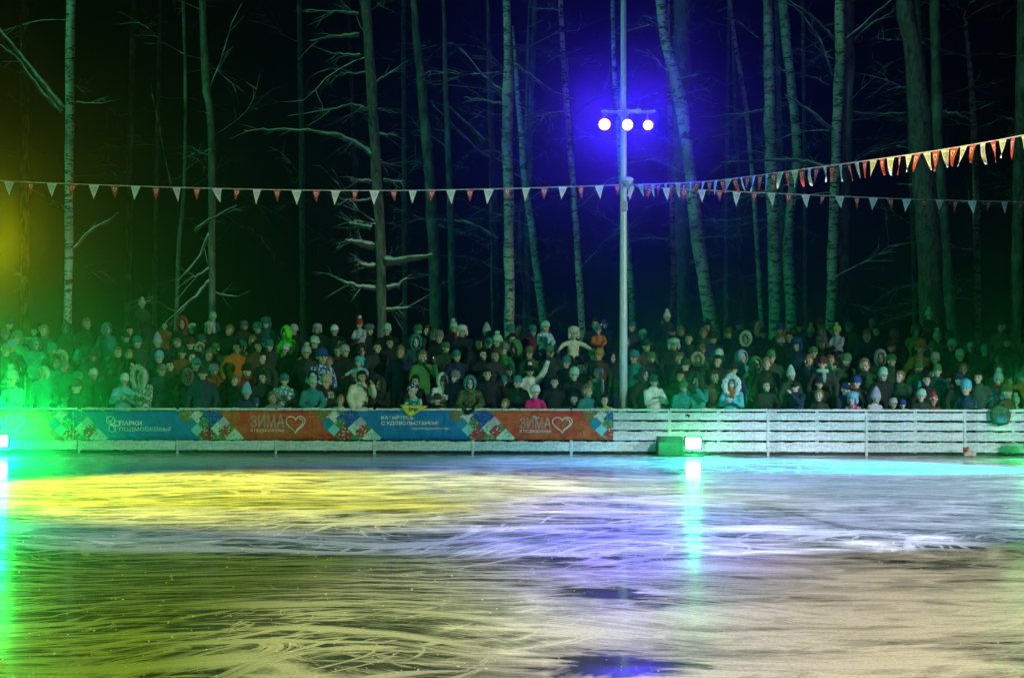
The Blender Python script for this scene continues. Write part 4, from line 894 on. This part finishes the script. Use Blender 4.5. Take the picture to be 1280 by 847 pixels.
DATA = """
4 418|beanie grey black|
14 405|beanie darkteal black|
21 423|hood teal teal|
18 433|beanie lightblue navy|
39 430|hood teal teal|
42 413|hair darkhair black|
52 408|cap black black|
61 413|hair fairhair charcoal|
85 410|hood teal darkteal|
108 404|hair fairhair black|
136 411|hood teal teal|
162 413|hair darkhair black|
158 421|cap charcoal darkgreen|
66 437|beanie teal black|
92 448|cone cyan navy|
112 444|beanie darkgreen black|
141 440|hair fairhair black|
84 458|beanie grey darkteal|
55 466|hood mint teal|
22 473|pompom mint lightblue clasp|kid
116 468|beanie white black|hf
97 482|beanie charcoal black|kid
82 497|beanie darkteal teal|kid
145 462|beanie darkgreen black|
151 475|beanie white lightblue clasp|d=.5 glove=palegrey mat=quilt
6 438|beanie grey charcoal|
100 471|beanie teal black|
67 453|hood darkteal teal|
177 380|pompom palegrey darkgreen ride|
175 428|beanie teal charcoal|
204 396|hair darkhair rust|
230 404|hood red maroon|
240 410|beanie mint black|
222 428|hair fairhair black|
204 427|cone lilac navy|
203 446|beanie lightblue black|
211 456|hair darkhair charcoal|
198 462|beanie grey navy|
224 441|beanie darkgreen rust|
265 396|beanie mint darkteal ride|held
265 410|furhat palegrey black|
288 412|hair fairhair black|
304 403|furhat grey charcoal|
319 410|beanie teal black|
257 425|beanie darkteal darkteal|
270 435|beanie green darkgreen|
262 444|hair fairhair charcoal|
246 446|hair darkhair black|
237 455|cap teal black|
234 469|furhood charcoal black|fur=grey
250 466|beanie charcoal navy|
264 462|beanie lilac rust|scarf=rust
290 434|hair darkhair orange|mat=quilt
304 433|beanie teal olive|
311 426|hair fairhair black|
307 462|beanie black maroon|scarf=rust
294 475|hair fairhair black|
306 490|cone lightblue navy|kid
325 471|hair darkhair black|
321 432|hair darkhair brown|
328 427|beanie blue navy|
180 470|bigfur grey grey clasp|d=.5 fur=palegrey mat=fleck glove=palegrey
323 503|beanie blue blue lean|kid
337 404|furhat teal darkteal|
360 416|hood neon neon clasp|mat=cloth glove=neon
369 412|beanie palegrey black|
357 437|beanie palegrey black|hf
333 432|beanie teal charcoal|
400 411|furhat lilac black|
422 413|cap white black|
427 428|hair darkhair black|
393 428|beanie mint black|
382 440|pompom palegrey charcoal|
401 445|beanie blue blue|mat=fleck kid d=2.2
413 452|hair fairhair black|
421 438|hair brown maroon|
436 439|beanie palegrey black|
451 405|pompom red lilac ride|pom=white
459 412|furhat grey black|
450 452|furhat cyan lightblue wide|mat=fleck held
437 464|hair brown brown|
333 482|beanie lightblue navy|
336 447|hair darkhair charcoal|
354 475|beanie teal teal clasp|mat=fleck d=.6
387 478|pompom mint teal lean|d=.55 mat=quilt
395 471|hair darkhair black|
407 478|ears beige mint clasp|kid d=.75 scarf=maroon
422 500|hair fairhair beige|kid
448 470|hair darkhair cream phone|d=.55 mat=cloth strap glove=none
342 497|hair fairhair grey|kid
486 412|beanie mint black|
488 428|hair darkhair black|
472 434|hair darkhair charcoal|
498 440|hair fairhair navy|
517 412|beanie green darkgreen|
517 427|hood teal darkteal|
530 413|hair brown brown|
544 418|hair fairhair black|
551 421|beanie grey black|
570 409|pompom mint maroon|scarf=red
579 414|furhat white black|
556 434|beanie green darkgreen|turn=30
528 445|hair fairhair green phone|phone=small_phone_held_up_by_a_spectator_in_green_sleeves
572 445|beanie teal navy|
516 476|hair darkhair black|
479 480|bigfur darkgreen black clasp|d=.55 fur=charcoal
523 487|beanie navy teal lean|d=.5 mat=fleck hmat=fleck
551 475|hood white white clasp|d=.55 glasses mat=quilt glove=white
549 499|beanie charcoal black|kid
567 470|beanie grey navy|
588 477|hood teal olive lean|d=.5 mat=check
592 429|hair darkhair black|
600 443|hair darkhair black|
608 414|cone palegrey charcoal|
609 429|beanie teal black|
634 413|beanie teal darkgreen|
626 426|pompom mint darkteal|
629 436|beanie grey green|mat=cloth
638 424|hair darkhair black|
640 433|hair fairhair maroon|
619 444|hair brown charcoal|
651 434|hood green darkgreen|
662 414|beanie teal maroon|
653 413|hair brown red|
680 408|beanie mint lightblue ride|mat=fleck k=.74
668 441|beanie olive olive|
695 439|beanie green charcoal|
612 467|hair darkhair black|
626 476|beanie teal black|
631 462|beanie darkteal charcoal|
648 477|beanie teal darkgreen|turn=-35
660 463|pompom black white raise|pom=white
668 489|beanie white pink lean|kid mat=quilt glove=palegrey
688 477|hair darkhair black|
631 504|hair fairhair navy|kid
715 417|furhat cream cream wide|k=.72 mat=cloth glove=cream
723 418|beanie mint black|
743 405|hair darkhair black|
757 401|beanie blue navy phone|phone=phone_held_highest_beside_the_lamp_pole
750 412|beanie teal orange ride|mat=cloth
749 443|beanie mustard brown|hf
737 443|beanie green darkteal|
727 459|hair darkhair brown|
763 446|furhood black black|fur=black turn=30
715 468|beanie mint black|
743 467|beanie lilac green|scarf=white turn=25
735 488|hair fairhair teal|kid
706 484|hair darkhair darkgreen|
720 486|hair darkhair black|scarf=lilac
714 499|hair darkhair charcoal|kid turn=30
739 500|beanie navy blue|mat=fleck kid
761 500|hair darkhair lime lean|kid
709 453|beanie teal black|
807 418|beanie mint black|turn=25
789 408|beanie teal charcoal|
785 428|hair fairhair black|
794 446|beanie teal teal|mat=quilt
815 446|beanie green black|
809 468|furhood charcoal black|fur=charcoal
795 474|beanie navy navy|
826 398|beanie darkgreen black|
835 396|pompom white black ride|
841 413|beanie darkteal navy|
854 414|hair fairhair black|
859 423|hair darkhair black|
876 415|hair fairhair charcoal|
885 409|hair darkhair black|
907 416|beanie olive black|
931 422|furhood mint black|fur=mint
841 430|furhat mint black|
881 437|beanie olive darkgreen|hf
843 447|hair fairhair black|
854 446|cap blue black|
869 446|furhood charcoal black|fur=beige
897 451|hair darkhair black|
902 444|beanie mint charcoal|
925 446|hood lightblue teal|
821 476|beanie darkteal white clasp|d=.55 mat=quilt glove=palegrey
847 469|hair darkhair darkgreen|
850 483|pompom green teal lean|d=.5 mat=quilt
874 476|bigfur darkgreen teal phone|d=.55 fur=darkgreen mat=quilt phone=phone_held_up_by_person_in_the_big_green_fur_hood
892 471|hair brown brown|
911 479|bigfur white cyan clasp|d=.5 fur=white scarf=orange mat=quilt glove=white
957 416|beanie charcoal black|
974 425|hair fairhair black|
979 411|beanie blue black|
985 417|hair fairhair charcoal|
991 421|hair darkhair navy|
1011 415|pompom lime black|pom=lime
1026 404|beanie red maroon|
1028 414|hair fairhair black|
1028 428|furhat grey darkgreen|
1048 413|pompom lime lilac ride|k=.66
1000 431|furhat blue navy|
966 446|beanie green darkgreen|
961 455|hair fairhair black|
940 455|hood green green|
1009 450|hair fairhair navy phone|phone=phone_lighting_a_face_in_the_middle_of_the_right_crowd
1020 440|cap green black|
1029 454|beanie maroon charcoal|scarf=mint
1038 450|hair fairhair green|scarf=mint
1046 438|beanie black orange|
1058 450|beanie green darkgreen|
992 468|cone mint darkgreen|
998 483|cap black navy phone|d=.6 glove=none
955 481|hair darkhair black lean|d=.55 turn=25 glove=white
1021 479|beanie navy black|
1024 494|hair fairhair charcoal|kid
1050 485|cap navy navy lean|d=.55 turn=30
1066 408|beanie teal darkgreen|
1093 405|beanie grey black|
1097 413|hair darkhair charcoal|
1087 420|hair fairhair navy|
1117 418|beanie palegrey black|scarf=cyan
1103 446|hood lilac charcoal|
1116 450|beanie green darkgreen|
1083 456|hair fairhair darkgreen|
1099 468|beanie mint black|
1122 470|hair fairhair darkgreen|
1124 483|hair darkhair green|
1107 489|beanie green black|
1069 478|beanie blue charcoal phone|phone=white_phone_held_up_above_the_child_in_pink
1065 498|furhat lightblue pink clasp|kid mat=fleck
1090 496|cone lilac lilac clasp|kid mat=fleck
1114 504|beanie palegrey black|kid
1130 505|beanie blue navy|kid
1162 393|pompom mint darkgreen ride|k=.66
1167 410|beanie mint darkgreen|
1172 421|pompom mint green|
1145 413|furhat olive mustard|mat=quilt
1157 416|beanie blue navy|
1163 434|beanie green darkgreen|
1146 434|beanie orange mustard|mat=quilt kid d=3.6
1170 448|beanie cream black|hf
1148 450|hair fairhair black|
1144 459|beanie green green|
1173 463|beanie green darkteal|
1171 478|pompom mint darkgreen|
1156 474|hair darkhair black|
1147 484|beanie teal navy|
1150 494|beanie mint charcoal|kid
1166 500|pompom red maroon|kid hf hmat=fleck
1194 431|beanie mint black|
1214 433|cap palegrey black|
1226 438|beanie teal charcoal|
1203 444|beanie mint darkgreen|
1247 446|furhood charcoal black|fur=charcoal
1204 461|hair fairhair black|
1195 474|beanie navy black|
1221 471|hair darkhair charcoal|
1182 472|beanie black orange|
1208 485|beanie cyan navy|kid
1243 474|pompom mint teal clasp|d=.6 scarf=red mat=quilt
1252 462|beanie olive olive|
1261 477|hair darkhair black|
1272 471|beanie teal mustard|
1260 489|beanie olive brown|kid
1267 501|pompom mint cyan lean|kid mat=quilt
"""
ANCH = [(92, 'in far left glare'), (262, 'above left blue banner'), (433, 'above orange red banner'), (600, 'above right blue banner'), (767, 'above right red banner'), (838, 'right of lamp pole'), (900, 'above green floodlight'),
        (1024, 'behind bare boards'), (1147, 'left of thickest pine'), (1400, 'below thickest pine')]
rows_ = [l for l in DATA.strip().split('\n')]; parsed = []
for l in rows_:
    a, b_, e = l.split('|'); x, y = map(float, a.split()); q = b_.split(); parsed.append([x, y, q[0], q[1], q[2], q[3] if len(q) > 3 else 'stand', e.split(), None])
fr = random.Random(21)
for _ in range(2000):                                     # the darker people between those that catch the light
    if len(parsed) >= 276: break
    x, y = fr.uniform(20, 1265), fr.uniform(404, 462)
    if min(math.hypot((x-p[0])*1.0, (y-p[1])*1.25) for p in parsed) < 13.5: continue
    parsed.append([x, y, fr.choice(('beanie', 'beanie', 'hood', 'cap', 'hair', 'hair', 'furhood')), fr.choice(('black', 'charcoal', 'navy', 'darkgreen', 'grey', 'maroon')), fr.choice(('black', 'black', 'charcoal', 'navy', 'brown')), 'stand', [], None])
for p in parsed:
    if p[2] == 'hair' and p[3] not in ('darkhair', 'fairhair', 'brown'): p[3] = fr.choice(('darkhair', 'fairhair'))
def rowname(y):
    return 'front row' if y > 466 else 'second row' if y > 448 else 'middle rows' if y > 424 else 'back row'
def describe(p):
    x, y, hat, hc, coat, pose, ex, _ = p
    an = next(t for lim, t in ANCH if x < lim); who = 'child' if 'kid' in ex or pose in ('ride', 'wide') else 'person'
    hw = ('dark haired bare head' if hc == 'darkhair' else 'fair haired bare head' if hc == 'fairhair' else 'brown haired bare head') if hat == 'hair' else f'{word(hc)} {HNAME[hat]}'
    rw = 'on shoulders' if pose in ('ride', 'wide') else rowname(y)
    return f'{who} in {word(coat)} jacket and {hw}, {rw} {an}' if hat != 'hair' else f'{hw[:-10]} {who} in {word(coat)} jacket, {rw} {an}'
from collections import defaultdict
dd = defaultdict(list)
for p in parsed: p[7] = describe(p); dd[p[7]].append(p)
for t, ps in dd.items():
    if len(ps) > 1:
        ps.sort(key=lambda p: p[0]); nm = ['leftmost', 'rightmost'] if len(ps) == 2 else ['leftmost', 'middle', 'rightmost'] if len(ps) == 3 else ['leftmost', 'second', 'third', 'fourth', 'fifth']
        for w_, p in zip(nm, ps): p[7] = w_+' '+t
SPECIAL = {(360, 416): 'person in glowing neon green hooded jacket standing out in the back rows', (551, 475): 'person in big white hooded jacket and dark goggles at the fence rail', (448, 470): 'dark haired person in cream jacket with black backpack strap at the fence',
           (668, 489): 'child in hot pink jacket and white hat leaning on rail above red banner', (660, 463): 'person raising one white sleeved arm straight up above the hot pink child', (715, 417): 'child in cream fur hat and cream suit with arms spread wide on shoulders',
           (680, 408): 'child in light blue flecked jacket and mint hat riding on shoulders', (750, 412): 'child in orange jacket and teal beanie on shoulders beside the lamp pole', (911, 479): 'person in cyan jacket with broad white fur hood and orange scarf at fence',
           (821, 476): 'person in white puffy jacket and dark teal beanie at the fence right of pole', (387, 478): 'person in puffy teal jacket and pale mint pompom hat leaning on rail', (151, 475): 'person in bright light blue jacket and white beanie with clasped hands at left',
           (451, 405): 'child in red hat with white pompom riding on shoulders in back row', (450, 452): 'child in fluffy cyan suit held up in the middle of the crowd', (588, 477): 'person in mottled olive jacket and teal hood leaning over the rail',
           (177, 380): 'child on shoulders highest of all at the left with pale pompom hat', (1162, 393): 'child with mint pompom hat on shoulders against the thickest pine', (1065, 498): 'child in pink flecked jacket and light blue fur hat at white boards', (1090, 496): 'child in lilac pointed hat and lilac jacket at white boards'}
BIGF = []
parsed.sort(key=lambda p: (0 if 'kid' in p[6] and p[1] > 470 else 1 if any(e.startswith('d=') for e in p[6]) else 2))
for p in parsed:
    lab = SPECIAL.get((int(p[0]), int(p[1])), p[7]); r_, pos = person(*p[:7], lab); BIGF.append((p, pos, r_))
# carriers under the riders, where nobody listed already stands there
for p, (X, Y, d), r_ in BIGF:
    if p[5] in ('ride', 'wide'):
        pr = proto('stand', False); gz = ground_z(X, Y); seat = r_.location.z+.86*r_.scale.x; k = (seat-gz)/1.44
        k = max(.9, min(1.15, k)); yb = Y+.16*k
        root = obj('person', pr[0], None, None, (X, yb-.02, gz)); root.color = (*SK[0], 1); root.scale = (k,)*3
        an = next(t for lim, t in ANCH if p[0] < lim)
        tag(root, f'person in black jacket carrying {word(p[3])} hatted child, {an}', 'person', 'spectators watching from behind the fence')
        for nm, me_, c in (('jacket', pr[1], 'black'), ('trousers', pr[2], 'black'), ('boots', pr[3], 'black')):
            o = obj(nm, me_, root); o.color = (*HC[c], 1)
        h = obj('hat', HATS['beanie'], root, None, pr[5]); h.color = (*HC['charcoal'], 1)
# dark bag hung over the right end of the rail
bp_ = fence.matrix_basis @ Vector((fu(1249), -.1, .83)); bag = empty('backpack', bp_, fence.rotation_euler.z)
tag(bag, 'dark green mottled backpack hung over the rail at right end of the fence', 'backpack')
b = MB(); b.ball((0, 0, 0), (.22, .09, .21), 0, 3); b.box((0, 0, -.05), (.36, .14, .26), 0, None, .05); mm = remesh(b, 'bag_body', .016, .6)
o = obj('bag_body', mm, bag); mm.materials.append(M['check']); o.color = (.05, .12, .07, 1)
b = MB(); b.ball((0, -.085, -.08), (.12, .04, .08), 0, 3); o = obj('front_pocket', b.me('front_pocket', True), bag); o.data.materials.append(M['cloth']); o.color = (.03, .2, .3, 1)
b = MB()
for s in (-1, 1): b.tube([(s*.08, -.02, .19), (s*.08, .04, .235), (s*.08, .16, .215), (s*.08, .21, .05)], [.016]*4, 6)
obj('strap', b.me('strap'), bag, M['black'])

# ------------------------------------------------------------------ haze: stage mist in the cold air
n = NT('stage_mist'); n.t.nodes.remove(n.p); pv = n.n('VolumePrincipled'); pv.inputs['Density'].default_value = .0012; pv.inputs['Color'].default_value = (.9, .93, .95, 1); pv.inputs['Anisotropy'].default_value = .968
n.l(pv.outputs[0], n.out.inputs['Volume'])
n.m.cycles.volume_sampling = 'EQUIANGULAR'
b = MB(); b.box((0, 43, 11.5), (130, 108, 25.4)); hz = obj('haze', b.me('haze'), None, n.m); tag(hz, kind='stuff')
